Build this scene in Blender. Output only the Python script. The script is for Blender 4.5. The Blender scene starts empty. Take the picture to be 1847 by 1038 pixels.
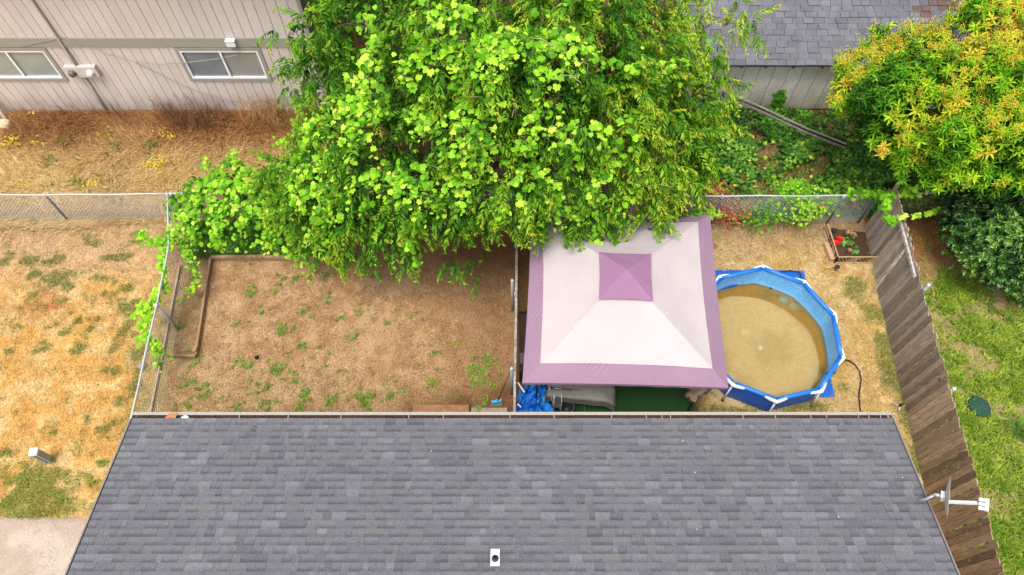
import bpy, math, random
import numpy as np
from mathutils import Vector, Matrix
random.seed(7)
rng = np.random.default_rng(11)
PI = math.pi
scn = bpy.context.scene
C = scn.collection

# ------------------------------------------------------------------ camera, sky, sun, exposure
CAM_H, TILT, FPX = 15.0, math.radians(31.0), 1231.0
cam = bpy.data.cameras.new('camera'); cam.sensor_width = 36; cam.lens = 24.0
cam.clip_start = 0.1; cam.clip_end = 2000
camo = bpy.data.objects.new('camera', cam); C.objects.link(camo)
camo.location = (0, 0, CAM_H); camo.rotation_euler = (TILT, 0, 0)
scn.camera = camo
SUN_EL, SUN_AZ = math.radians(71), math.radians(214)      # azimuth clockwise from +Y
w = bpy.data.worlds.new('World'); scn.world = w; w.use_nodes = True
nt = w.node_tree; nt.nodes.clear()
sky = nt.nodes.new('ShaderNodeTexSky'); sky.sky_type = 'NISHITA'; sky.sun_disc = False
sky.sun_elevation = SUN_EL; sky.sun_rotation = SUN_AZ
sky.dust_density = 4.0; sky.air_density = 1.0; sky.ozone_density = 0.6
hs = nt.nodes.new('ShaderNodeHueSaturation'); hs.inputs['Saturation'].default_value = 0.30
bg = nt.nodes.new('ShaderNodeBackground'); bg.inputs['Strength'].default_value = 0.14
wo = nt.nodes.new('ShaderNodeOutputWorld')
nt.links.new(sky.outputs[0], hs.inputs['Color']); nt.links.new(hs.outputs[0], bg.inputs[0]); nt.links.new(bg.outputs[0], wo.inputs[0])
sl = bpy.data.lights.new('sun', 'SUN'); sl.energy = 1.25; sl.angle = math.radians(22); sl.color = (1.0, 0.955, 0.89)
so = bpy.data.objects.new('sun', sl); C.objects.link(so)
sd = Vector((math.sin(SUN_AZ) * math.cos(SUN_EL), math.cos(SUN_AZ) * math.cos(SUN_EL), math.sin(SUN_EL)))
so.rotation_euler = sd.to_track_quat('Z', 'Y').to_euler(); so.location = sd * 50
scn.view_settings.view_transform = 'Standard'; scn.view_settings.look = 'None'
scn.view_settings.exposure = 0.88; scn.view_settings.gamma = 1.0; scn.view_settings.use_curve_mapping = False
scn.render.engine = 'CYCLES'
scn.cycles.max_bounces = 5; scn.cycles.diffuse_bounces = 1; scn.cycles.transmission_bounces = 3; scn.cycles.transparent_max_bounces = 8; scn.cycles.use_denoising = True

# ------------------------------------------------------------------ measuring helpers: where a sight line meets a level or an upright plane
def P(px, py, z):
    dx = px - 923.5; dy = -(py - 519)
    Y = dy * math.cos(TILT) + FPX * math.sin(TILT); Z = dy * math.sin(TILT) - FPX * math.cos(TILT)
    t = (z - CAM_H) / Z
    return Vector((dx * t, Y * t, z))
def PY(px, py, y):
    dx = px - 923.5; dy = -(py - 519)
    Y = dy * math.cos(TILT) + FPX * math.sin(TILT); Z = dy * math.sin(TILT) - FPX * math.cos(TILT)
    t = y / Y
    return Vector((dx * t, y, CAM_H + Z * t))
def sight(px, py):
    dx = px - 923.5; dy = -(py - 519)
    v = Vector((dx, dy * math.cos(TILT) + FPX * math.sin(TILT), dy * math.sin(TILT) - FPX * math.cos(TILT)))
    return v.normalized()

# ------------------------------------------------------------------ noise for the ground
def vnoise(x, y, s, seed):
    x = np.asarray(x, float) / s + 1000.0; y = np.asarray(y, float) / s + 1000.0
    xi = np.floor(x).astype(np.int64); yi = np.floor(y).astype(np.int64)
    fx = x - xi; fy = y - yi; fx = fx * fx * (3 - 2 * fx); fy = fy * fy * (3 - 2 * fy)
    def h(a, b):
        n = (a * 374761393 + b * 668265263 + seed * 1442695041) & 0x7fffffff
        n = ((n ^ (n >> 13)) * 1274126177) & 0x7fffffff
        n = (n ^ (n >> 16)) & 0xffffff
        return n / float(0xffffff)
    return (h(xi, yi) * (1 - fx) + h(xi + 1, yi) * fx) * (1 - fy) + (h(xi, yi + 1) * (1 - fx) + h(xi + 1, yi + 1) * fx) * fy
def fbm(x, y, s, seed, o=4):
    r = 0; a = 0.5; t = 0
    for k in range(o):
        r = r + a * vnoise(x, y, s / 2 ** k, seed + k * 17); t += a; a *= 0.55
    return r / t
def sm(x, a, b):
    t = np.clip((np.asarray(x, float) - a) / (b - a), 0, 1); return t * t * (3 - 2 * t)

# ------------------------------------------------------------------ materials
def lin(r, g, b):
    f = lambda c: ((c / 255 + 0.055) / 1.055) ** 2.4 if c / 255 > 0.04045 else c / 255 / 12.92
    return (f(r), f(g), f(b))
MATS = {}
def mat(name, col, rough=0.7, col2=None, nscale=6.0, grain=0.0, gscale=120.0, bump=0.0, bscale=80.0, metal=0.0,
        stretch=None, vary=0.0, spec=0.3, transl=0.0, attr=None, sheen=0.0):
    if name in MATS: return MATS[name]
    m = bpy.data.materials.new(name); m.use_nodes = True; n = m.node_tree; n.nodes.clear(); L = n.links.new
    out = n.nodes.new('ShaderNodeOutputMaterial'); b = n.nodes.new('ShaderNodeBsdfPrincipled')
    b.inputs['Roughness'].default_value = rough; b.inputs['Metallic'].default_value = metal
    b.inputs['Specular IOR Level'].default_value = spec
    geo = n.nodes.new('ShaderNodeNewGeometry'); mp = n.nodes.new('ShaderNodeMapping'); L(geo.outputs['Position'], mp.inputs[0])
    if stretch: mp.inputs['Scale'].default_value = stretch
    if attr:
        a = n.nodes.new('ShaderNodeAttribute'); a.attribute_name = attr; cur = a.outputs['Color']
    else:
        r = n.nodes.new('ShaderNodeRGB'); r.outputs[0].default_value = (*col, 1); cur = r.outputs[0]
    if col2:
        no = n.nodes.new('ShaderNodeTexNoise'); no.inputs['Scale'].default_value = nscale; no.inputs['Detail'].default_value = 5
        L(mp.outputs[0], no.inputs['Vector'])
        rp = n.nodes.new('ShaderNodeMapRange'); rp.inputs[1].default_value = 0.35; rp.inputs[2].default_value = 0.68; L(no.outputs[0], rp.inputs[0])
        mx = n.nodes.new('ShaderNodeMix'); mx.data_type = 'RGBA'; L(rp.outputs[0], mx.inputs[0]); L(cur, mx.inputs[6]); mx.inputs[7].default_value = (*col2, 1)
        cur = mx.outputs[2]
    if grain or vary:
        hv = n.nodes.new('ShaderNodeHueSaturation'); L(cur, hv.inputs['Color'])
        ad = None
        if grain:
            g = n.nodes.new('ShaderNodeTexNoise'); g.inputs['Scale'].default_value = gscale; g.inputs['Detail'].default_value = 4
            L(mp.outputs[0], g.inputs['Vector'])
            q = n.nodes.new('ShaderNodeMapRange'); q.inputs[1].default_value = 0.3; q.inputs[2].default_value = 0.7
            q.inputs[3].default_value = 1 - grain; q.inputs[4].default_value = 1 + grain; L(g.outputs[0], q.inputs[0]); ad = q.outputs[0]
        if vary:
            oi = n.nodes.new('ShaderNodeObjectInfo'); q2 = n.nodes.new('ShaderNodeMapRange')
            q2.inputs[3].default_value = 1 - vary; q2.inputs[4].default_value = 1 + vary; L(oi.outputs['Random'], q2.inputs[0])
            if ad:
                mu = n.nodes.new('ShaderNodeMath'); mu.operation = 'MULTIPLY'; L(ad, mu.inputs[0]); L(q2.outputs[0], mu.inputs[1]); ad = mu.outputs[0]
            else: ad = q2.outputs[0]
        L(ad, hv.inputs['Value']); cur = hv.outputs[0]
    L(cur, b.inputs['Base Color'])
    if bump:
        g2 = n.nodes.new('ShaderNodeTexNoise'); g2.inputs['Scale'].default_value = bscale; g2.inputs['Detail'].default_value = 5
        L(mp.outputs[0], g2.inputs['Vector'])
        bu = n.nodes.new('ShaderNodeBump'); bu.inputs['Strength'].default_value = 1.0; bu.inputs['Distance'].default_value = bump
        L(g2.outputs[0], bu.inputs['Height']); L(bu.outputs[0], b.inputs['Normal'])
    if transl:
        tr = n.nodes.new('ShaderNodeBsdfTranslucent'); L(cur, tr.inputs[0])
        ms = n.nodes.new('ShaderNodeMixShader'); ms.inputs[0].default_value = transl
        L(b.outputs[0], ms.inputs[1]); L(tr.outputs[0], ms.inputs[2]); L(ms.outputs[0], out.inputs[0])
    else:
        L(b.outputs[0], out.inputs[0])
    MATS[name] = m; return m
def leafmat(name, stops, rough=0.55, transl=0.14, spec=0.14):
    m = bpy.data.materials.new(name); m.use_nodes = True; n = m.node_tree; n.nodes.clear(); L = n.links.new
    out = n.nodes.new('ShaderNodeOutputMaterial'); b = n.nodes.new('ShaderNodeBsdfPrincipled'); b.inputs['Roughness'].default_value = rough
    b.inputs['Specular IOR Level'].default_value = spec
    a = n.nodes.new('ShaderNodeAttribute'); a.attribute_name = 'tint'
    r = n.nodes.new('ShaderNodeValToRGB'); cr = r.color_ramp
    while len(cr.elements) < len(stops): cr.elements.new(0.5)
    for e, (p, c) in zip(cr.elements, stops): e.position = p; e.color = (*c, 1)
    L(a.outputs['Fac'], r.inputs[0])
    geo = n.nodes.new('ShaderNodeNewGeometry'); g = n.nodes.new('ShaderNodeTexNoise'); g.inputs['Scale'].default_value = 30; L(geo.outputs['Position'], g.inputs['Vector'])
    q = n.nodes.new('ShaderNodeMapRange'); q.inputs[1].default_value = 0.3; q.inputs[2].default_value = 0.7; q.inputs[3].default_value = 0.86; q.inputs[4].default_value = 1.14
    L(g.outputs[0], q.inputs[0]); hv = n.nodes.new('ShaderNodeHueSaturation'); L(r.outputs[0], hv.inputs['Color']); L(q.outputs[0], hv.inputs['Value'])
    L(hv.outputs[0], b.inputs['Base Color'])
    tr = n.nodes.new('ShaderNodeBsdfTranslucent'); L(hv.outputs[0], tr.inputs[0])
    ms = n.nodes.new('ShaderNodeMixShader'); ms.inputs[0].default_value = transl
    L(b.outputs[0], ms.inputs[1]); L(tr.outputs[0], ms.inputs[2]); L(ms.outputs[0], out.inputs[0])
    return m

# ------------------------------------------------------------------ object helpers
ORG = {}
def thing(name, label, cat, loc=(0, 0, 0), group=None):
    o = bpy.data.objects.new(name, None); o.empty_display_size = 0.2; C.objects.link(o); o.location = loc
    o['label'] = label; o['category'] = cat
    if group: o['group'] = group
    ORG[o.name] = Vector(loc); return o
def tag(o, label, cat, group=None):
    o['label'] = label; o['category'] = cat
    if group: o['group'] = group
    return o
def org(parent):
    return ORG.get(parent.name, Vector((0, 0, 0))) if parent else Vector((0, 0, 0))
class MB:
    """collects shapes in world coordinates; build() links them as one mesh"""
    def __init__(s): s.v = []; s.f = []; s.mi = []; s.mat_i = 0
    def add(s, vs, fs):
        k = len(s.v); s.v += [tuple(v) for v in vs]; s.f += [tuple(k + i for i in f) for f in fs]; s.mi += [s.mat_i] * len(fs); return s
    def box(s, c, sz, rz=0, rx=0, ry=0, M=None):
        R = M or (Matrix.Rotation(rz, 3, 'Z') @ Matrix.Rotation(ry, 3, 'Y') @ Matrix.Rotation(rx, 3, 'X')); c = Vector(c)
        vs = [c + R @ Vector((x * sz[0] / 2, y * sz[1] / 2, z * sz[2] / 2)) for x in (-1, 1) for y in (-1, 1) for z in (-1, 1)]
        return s.add(vs, [(0, 1, 3, 2), (4, 6, 7, 5), (0, 4, 5, 1), (2, 3, 7, 6), (0, 2, 6, 4), (1, 5, 7, 3)])
    def span(s, a, b, w, h):       # a bar from a to b, w wide, h deep
        a = Vector(a); b = Vector(b); d = b - a; L = d.length; d.normalize()
        up = Vector((0, 0, 1)) if abs(d.z) < 0.95 else Vector((1, 0, 0))
        x = d.cross(up).normalized(); z = x.cross(d)
        M = Matrix((x, d, z)).transposed(); return s.box((a + b) / 2, (w, L, h), M=M)
    def tube(s, pts, r, n=6, caps=True):
        pts = [Vector(p) for p in pts]; rs = r if isinstance(r, (list, tuple)) else [r] * len(pts)
        k = len(s.v); prev = None
        for i, p in enumerate(pts):
            d = (pts[min(i + 1, len(pts) - 1)] - pts[max(i - 1, 0)])
            d = d.normalized() if d.length > 1e-9 else Vector((0, 0, 1))
            if prev is None:
                up = Vector((0, 0, 1)) if abs(d.z) < 0.9 else Vector((1, 0, 0)); x = d.cross(up).normalized()
            else: x = (prev - d * prev.dot(d)).normalized()
            prev = x; y = d.cross(x)
            for j in range(n):
                a = 2 * PI * j / n; s.v.append(tuple(p + (x * math.cos(a) + y * math.sin(a)) * rs[i]))
        for i in range(len(pts) - 1):
            for j in range(n):
                a = k + i * n + j; b = k + i * n + (j + 1) % n
                s.f.append((a, b, b + n, a + n)); s.mi.append(s.mat_i)
        if caps:
            s.f.append(tuple(k + j for j in range(n))[::-1]); s.mi.append(s.mat_i)
            s.f.append(tuple(k + (len(pts) - 1) * n + j for j in range(n))); s.mi.append(s.mat_i)
        return s
    def lathe(s, c, prof, n=20, M=None, caps=False):
        c = Vector(c); M = M or Matrix.Identity(3); k = len(s.v)
        for r, z in prof:
            for j in range(n):
                a = 2 * PI * j / n; s.v.append(tuple(c + M @ Vector((r * math.cos(a), r * math.sin(a), z))))
        for i in range(len(prof) - 1):
            for j in range(n):
                a = k + i * n + j; b = k + i * n + (j + 1) % n; s.f.append((a, b, b + n, a + n)); s.mi.append(s.mat_i)
        if caps:
            s.f.append(tuple(k + j for j in range(n))[::-1]); s.mi.append(s.mat_i)
            s.f.append(tuple(k + (len(prof) - 1) * n + j for j in range(n))); s.mi.append(s.mat_i)
        return s
    def build(s, name, m, parent=None, smooth=False, kind=None, origin=None):
        o = org(parent); me = bpy.data.meshes.new(name)
        me.from_pydata([(v[0] - o.x, v[1] - o.y, v[2] - o.z) for v in s.v], [], s.f)
        for mm in (m if isinstance(m, (list, tuple)) else [m]): me.materials.append(mm)
        if any(s.mi): me.polygons.foreach_set('material_index', s.mi)
        if smooth: me.polygons.foreach_set('use_smooth', [True] * len(me.polygons))
        me.update(); ob = bpy.data.objects.new(name, me); C.objects.link(ob)
        if parent: ob.parent = parent; ORG[ob.name] = o
        if kind: ob['kind'] = kind
        return ob
def place(me, name, M, parent=None):
    """another piece that shares mesh data, at world matrix M"""
    ob = bpy.data.objects.new(name, me); C.objects.link(ob)
    o = org(parent); M = Matrix.Translation(-o) @ M; ob.matrix_local = M
    if parent: ob.parent = parent; ob.matrix_local = M
    return ob
def np_mesh(name, V, F, m, tint=None, col=None, parent=None, smooth=False, kind=None):
    """V (n,3), F (m,3 or 4) numpy -> object"""
    o = org(parent); V = np.asarray(V, np.float32) - np.array(o, np.float32)
    me = bpy.data.meshes.new(name); k = F.shape[1]
    me.vertices.add(len(V)); me.vertices.foreach_set('co', V.ravel())
    me.loops.add(F.size); me.loops.foreach_set('vertex_index', F.astype(np.int32).ravel())
    me.polygons.add(len(F)); me.polygons.foreach_set('loop_start', np.arange(0, F.size, k, dtype=np.int32))
    try: me.polygons.foreach_set('loop_total', np.full(len(F), k, np.int32))
    except Exception: pass
    if tint is not None:
        a = me.attributes.new('tint', 'FLOAT', 'POINT'); a.data.foreach_set('value', np.asarray(tint, np.float32))
    if col is not None:
        a = me.attributes.new('Col', 'FLOAT_COLOR', 'POINT'); c4 = np.ones((len(V), 4), np.float32); c4[:, :3] = col; a.data.foreach_set('color', c4.ravel())
    if smooth: me.polygons.foreach_set('use_smooth', np.ones(len(F), bool))
    me.materials.append(m); me.update(calc_edges=True); me.validate()
    ob = bpy.data.objects.new(name, me); C.objects.link(ob)
    if parent: ob.parent = parent; ORG[ob.name] = o
    if kind: ob['kind'] = kind
    return ob
def inst(bv, bf, R, s, t):
    """copies of a base mesh: R (N,3,3), s (N,) or (N,3), t (N,3)"""
    s = np.asarray(s, float)
    if s.ndim == 1: s = s[:, None].repeat(3, 1)
    V = np.einsum('nij,nkj->nki', R, bv[None] * s[:, None, :]) + t[:, None, :]
    F = bf[None] + (np.arange(len(t)) * len(bv))[:, None, None]
    return V.reshape(-1, 3), F.reshape(-1, bf.shape[1])
def frames(ydir, zhint):
    y = ydir / np.maximum(np.linalg.norm(ydir, axis=1, keepdims=True), 1e-9)
    x = np.cross(y, zhint); x /= np.maximum(np.linalg.norm(x, axis=1, keepdims=True), 1e-9)
    z = np.cross(x, y); return np.stack([x, y, z], axis=2)
def blades(pos, yaw, pitch, length, width, curl=0.25, bend=0.5):
    bv = np.array([(-.5, 0, 0), (.5, 0, 0), (-.4, .5, .5), (.4, .5, .5), (0, 1, 0)], float)
    bf = np.array([(0, 1, 3), (0, 3, 2), (2, 3, 4)])
    d = np.stack([np.cos(yaw) * np.cos(pitch), np.sin(yaw) * np.cos(pitch), np.sin(pitch)], 1)
    R = frames(d, np.tile([0, 0, 1.0], (len(pos), 1)))
    s = np.stack([width, length, length * curl], 1)
    return inst(bv, bf, R, s, pos)

# ------------------------------------------------------------------ ground
def lf(Y): return np.interp(Y, [0, 4.7, 9.33, 11.1], [-7.9, -8.03, -8.38, -8.85])
def wf(Y): return np.interp(Y, [0, 2.0, 3.24, 4.5, 5.98, 8.4, 10.9], [8.85, 8.9, 8.97, 9.02, 9.12, 9.3, 9.55])
GOLD = np.array((0.60, 0.335, 0.09)); PALE = np.array((0.66, 0.47, 0.22)); OLIVE = np.array((0.25, 0.225, 0.06))
BROWN = np.array((0.305, 0.176, 0.083)); SOIL = np.array((0.17, 0.082, 0.034)); STRAW = np.array((0.52, 0.35, 0.125))
TAN = np.array((0.43, 0.285, 0.15)); GREEN = np.array((0.13, 0.185, 0.03)); DARK = np.array((0.06, 0.04, 0.02)); RUST = np.array((0.33, 0.13, 0.045))
def mixc(a, b, t): t = np.asarray(t)[..., None]; return a * (1 - t) + b * t
# olive patches of the left lawn, read off the photograph
PATCH = [(55, 470, 14, 9), (100, 470, 18, 9), (95, 505, 26, 14), (60, 500, 20, 10), (120, 520, 16, 10), (150, 490, 12, 8), (210, 465, 22, 8), (170, 440, 10, 7), (10, 470, 12, 10), (185, 505, 16, 8),
         (140, 500, 10, 8), (215, 520, 14, 14), (240, 555, 22, 12), (230, 520, 10, 8), (185, 530, 12, 7), (170, 580, 10, 6), (140, 580, 9, 6), (130, 565, 8, 5), (100, 590, 12, 7), (165, 595, 9, 6), (155, 610, 8, 6),
         (120, 600, 12, 7), (140, 630, 12, 12), (80, 620, 9, 6), (80, 630, 9, 6), (205, 632, 8, 7), (200, 668, 14, 7), (225, 600, 20, 14), (250, 640, 12, 12), (215, 720, 18, 10), (190, 745, 8, 6), (190, 775, 16, 12),
         (95, 830, 13, 6), (160, 755, 8, 5), (95, 782, 9, 4), (175, 812, 9, 9), (65, 635, 8, 5), (20, 632, 8, 5), (25, 745, 7, 5), (240, 700, 14, 20), (35, 590, 8, 4), (110, 545, 9, 6), (60, 535, 8, 5), (250, 430, 14, 10), (160, 430, 14, 9), (120, 405, 8, 6),
         (30, 840, 20, 10), (60, 862, 20, 8), (25, 870, 22, 10), (70, 890, 30, 10), (20, 905, 24, 12), (110, 905, 20, 10), (150, 910, 18, 10), (50, 925, 30, 5), (130, 880, 12, 7), (165, 870, 9, 12), (185, 840, 10, 10), (10, 820, 12, 6),
         (90, 295, 10, 7), (145, 335, 10, 5), (210, 255, 16, 22), (365, 220, 14, 12), (275, 265, 14, 8), (280, 290, 12, 8), (60, 260, 9, 6), (110, 265, 10, 6), (90, 340, 10, 5), (220, 370, 16, 6), (180, 320, 8, 4), (315, 300, 8, 6), (30, 250, 12, 5), (130, 250, 9, 4)]
PW = []
for (px, py, rx, ry) in PATCH:
    c = P(px, py, 0); e = P(px + rx, py, 0); g = P(px, py - ry, 0); PW.append((c.x, c.y, abs(e.x - c.x), abs(g.y - c.y)))
def patch_mask(X, Y):
    m = np.zeros_like(X); wob = fbm(X, Y, 0.16, 91, 4) - 0.5
    for cx, cy, rx, ry in PW:
        d = np.sqrt(((X - cx) / rx) ** 2 + ((Y - cy) / ry) ** 2) + wob * 3.2
        m = np.maximum(m, 1 - sm(d, 0.3, 1.35))
    return m
def green_right(X, Y):      # soft green drifts in the straw of the pool yard
    m = np.zeros_like(X); wob = fbm(X, Y, 0.5, 33, 3) - 0.5
    for (px, py, rx, ry) in [(1540, 520, 22, 18), (1575, 570, 18, 22), (1590, 620, 14, 30), (1430, 735, 70, 14), (1300, 745, 40, 12), (1620, 690, 20, 60), (1640, 760, 16, 30), (1655, 830, 12, 40), (1520, 700, 10, 5), (1610, 650, 14, 20)]:
        c = P(px, py, 0); e = P(px + rx, py, 0); g = P(px, py - ry, 0)
        d = np.sqrt(((X - c.x) / abs(e.x - c.x)) ** 2 + ((Y - c.y) / abs(g.y - c.y)) ** 2) + wob * 2.0
        m = np.maximum(m, 1 - sm(d, 0.4, 1.5))
    return m
def zones(X, Y):
    X = np.asarray(X, float); Y = np.asarray(Y, float)
    n1 = fbm(X, Y, 2.2, 1); n2 = fbm(X, Y, 0.7, 5); n3 = fbm(X, Y, 0.18, 9, 3)
    left = mixc(GOLD, PALE, sm(n2 * 0.6 + n1 * 0.4, 0.42, 0.62))
    left = mixc(left, np.array((0.50, 0.235, 0.06)), sm(n1 * .5 + n2 * .5, 0.50, 0.66) * 0.8)
    n5 = fbm(X, Y, .3, 19, 3); left = left * (1 + (n5 - .5) * .55)[..., None]; left = mixc(left, PALE * 1.02, sm(n5, .56, .7) * .6)
    left = mixc(left, TAN * 1.15, sm(Y, 8.6, 10.2) * 0.8 * (1 - sm(Y, 11, 11.3)))
    left = mixc(left, BROWN * 1.05, sm(X, lf(Y) - 1.0, lf(Y) - 0.2) * 0.55)
    left = mixc(left, OLIVE, patch_mask(X, Y) * 0.45)
    left = mixc(left, OLIVE * 1.1, np.clip(sm(4.35 - Y + (n2 - .5) * 9 - (X + 12) * .25, 0, 1.4) * 0.45, 0, 1))
    left = mixc(left, OLIVE * 1.1, sm(X + (n2 - .5) * 2.2, lf(Y) - 1.3, lf(Y) - .3) * .5 * sm(9.5 - Y, 0, 1.5))
    back = mixc(GOLD * 0.98, PALE * 0.95, sm(n2, 0.42, 0.6))
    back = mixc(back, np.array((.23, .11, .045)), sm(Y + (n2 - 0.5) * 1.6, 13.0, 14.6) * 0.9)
    back = mixc(back, OLIVE * 0.9, patch_mask(X, Y) * 0.6)
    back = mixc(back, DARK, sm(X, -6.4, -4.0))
    cen = mixc(BROWN * 1.12, TAN, sm(n2 * 0.5 + n3 * 0.5, 0.42, 0.6) * 0.7 * sm(2.2 - X + n1, 0, 6.5))
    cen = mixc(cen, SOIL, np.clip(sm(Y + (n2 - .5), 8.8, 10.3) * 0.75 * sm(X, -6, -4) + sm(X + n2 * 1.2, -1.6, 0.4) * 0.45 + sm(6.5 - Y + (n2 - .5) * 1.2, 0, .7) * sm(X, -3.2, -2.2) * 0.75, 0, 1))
    bed = (X < np.interp(Y, [7.0, 9.9], [-7.6, -7.9])) & (Y > 7.0)
    cen = np.where(bed[..., None], mixc(BROWN, TAN * 0.8, sm(n3, .4, .6)), cen)
    cen = mixc(cen, GREEN * 0.6, (sm(Y, 9.8, 9.95) * (X < -5.0)) * 0.8)
    rig = mixc(STRAW, PALE * 0.9, sm(n3 * .5 + n2 * .5, 0.45, 0.62)); rig = mixc(rig, TAN * 0.75, sm(Y + (n2 - .5), 9.6, 10.9) * 0.7)
    rig = mixc(rig, OLIVE * 1.1, green_right(X, Y) * 0.4)
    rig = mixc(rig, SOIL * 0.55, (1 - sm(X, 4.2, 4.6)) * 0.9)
    far = mixc(OLIVE * 1.0, TAN * 0.9, sm(n2, 0.46, 0.62) * .85); far = mixc(far, GREEN * 1.2, sm(n1, 0.4, 0.6) * 0.4)
    far = mixc(far, RUST * 0.9, sm(Y + (n2 - .5) * 1.5, 9.0, 10.6) * 0.85)
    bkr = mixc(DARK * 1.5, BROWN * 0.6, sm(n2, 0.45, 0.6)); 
    blob = 1 - sm(np.sqrt(((X - 6.6) / 1.6) ** 2 + ((Y - 11.9) / 0.75) ** 2) + (n2 - .5), 0.6, 1.2)
    bkr = mixc(bkr, STRAW * 0.5 + OLIVE * 0.3, blob); bkr = mixc(bkr, TAN * .85, (1 - sm(Y + (n2 - .5) * .6, 11.35, 12.0)) * sm(X, 7.4, 8.2))
    L = lf(Y); W = wf(Y)
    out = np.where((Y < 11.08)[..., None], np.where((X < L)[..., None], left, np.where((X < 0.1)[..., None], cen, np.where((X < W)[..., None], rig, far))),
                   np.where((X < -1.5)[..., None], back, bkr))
    out = np.where(((Y >= 11.08) & (X > 9.6) & (Y < 11.5))[..., None], RUST * 0.9, out)
    return out * (0.86 + 0.28 * n3)[..., None]
xs = np.concatenate([[-600, -200, -80, -40, -24], np.arange(-15.5, 15.6, 0.07), [24, 40, 80, 200, 600]])
ys = np.concatenate([[-600, -200, -80, -30, -10, -4], np.arange(0.5, 16.6, 0.07), [19, 24, 40, 80, 200, 600]])
XX, YY = np.meshgrid(xs, ys); zc = zones(XX.ravel(), YY.ravel())
near = ((np.abs(XX) < 15.4) & (YY > .6) & (YY < 16.4)).ravel()
ZZ = ((fbm(XX, YY, 0.9, 71, 3) - 0.5) * 0.05 + (fbm(XX, YY, 0.16, 72, 2) - 0.5) * 0.022).ravel() * near - 0.01
pd_ = np.maximum(np.abs(XX - 5.9), np.abs(YY - 7.6)).ravel(); ZZ = np.where(pd_ < 2.6, -.02 + (ZZ + .02) * sm(pd_, 2.2, 2.6), ZZ)
# the worn hollow by the step
nx, ny = len(xs), len(ys); ii = (np.arange(ny - 1)[:, None] * nx + np.arange(nx - 1)[None]).ravel()
GF = np.stack([ii, ii + 1, ii + nx + 1, ii + nx], 1)
gmat = mat('earth_and_dry_turf', (1, 1, 1), 0.95, attr='Col', grain=0.34, gscale=34, bump=0.02, bscale=42, spec=0.1)
g = np_mesh('ground', np.stack([XX.ravel(), YY.ravel(), ZZ], 1), GF, gmat, col=zc, smooth=True, kind='structure')

_ca, _cb = P(1506, 718, 0), P(1449, 489, 0); _cd = (_cb - _ca); _cl = _cd.length; _cd.normalize()
def off_cloth(x, y):
    u = (x - _ca.x) * _cd.x + (y - _ca.y) * _cd.y; v = -(x - _ca.x) * _cd.y + (y - _ca.y) * _cd.x
    return ~((u > 0) & (u < _cl) & (v > 0) & (v < _cl * .8))
def rnd(n, x0, x1, y0, y1):
    return rng.uniform(x0, x1, n), rng.uniform(y0, y1, n)
bladem = mat('grass_blades', (1, 1, 1), 0.6, attr='Col', spec=0.2, transl=0.25)
def stuff(name, label, cat, V, F, col):
    o = np_mesh(name, V, F, bladem, col=col, kind='stuff'); o['label'] = label; o['category'] = cat; return o
def blade_set(x, y, length, width, pitch, base, jit=0.22, yaw=None, z=0.0, curl=.25):
    n = len(x); yaw = rng.uniform(0, 2 * PI, n) if yaw is None else yaw
    pos = np.stack([x, y, np.full(n, z) if np.isscalar(z) else z], 1)
    V, F = blades(pos, yaw, pitch, length, width, curl)
    c = base * (1 + rng.normal(0, jit, n))[:, None]; c = np.clip(c, 0.01, 0.85)
    return V, F, np.repeat(c, 5, 0)
def cat_(sets):
    V = []; F = []; Cc = []; k = 0
    for v, f, c in sets: V.append(v); F.append(f + k); Cc.append(c); k += len(v)
    return np.concatenate(V), np.concatenate(F), np.concatenate(Cc)
# dry thatch
def thatch(n, x0, x1, y0, y1, keep, lo, hi, wd, lift, gain, jit=.25, pit=(0.02, 0.5)):
    x, y = rnd(n, x0, x1, y0, y1); k = keep(x, y); x = x[k]; y = y[k]; n = len(x)
    return blade_set(x, y, rng.uniform(lo, hi, n), np.full(n, wd), rng.uniform(*pit, n), zones(x, y) * gain + lift, jit)
s = [thatch(70000, -14.5, -8, 3.3, 11.1, lambda x, y: x < lf(y), .04, .12, .009, .02, 1.12)]
stuff('dry_lawn', 'short sun bleached golden lawn left of the side fence', 'grass', *cat_(s))
s = [thatch(60000, -8.6, 0, 4.6, 11, lambda x, y: x > lf(y), .03, .09, .008, .01, 1.2, .35, (0.02, .3))]
stuff('thatch', 'thin brown thatch over the bare middle yard', 'grass', *cat_(s))
s = [thatch(52000, 4.2, 9.6, 4.5, 11.1, lambda x, y: (x < wf(y)) & ((x - 5.87) ** 2 + (y - 7.4) ** 2 > 3) & off_cloth(x, y), .05, .13, .009, .02, 1.15, .3)]
x, y = rnd(90000, 4.2, 9.6, 3, 11); m = (green_right(x, y) > rng.uniform(.15, 1, len(x))) & (x < wf(y)) & off_cloth(x, y); x = x[m]; y = y[m]
s.append(blade_set(x, y, rng.uniform(.05, .14, len(x)), np.full(len(x), .011), rng.uniform(.3, 1.2, len(x)), mixc(np.array((.14, .24, .03)), np.array((.34, .33, .08)), rng.uniform(0, 1, len(x)))))
stuff('straw_lawn', 'pale straw coloured grass round the paddling pool', 'grass', *cat_(s))
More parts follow.
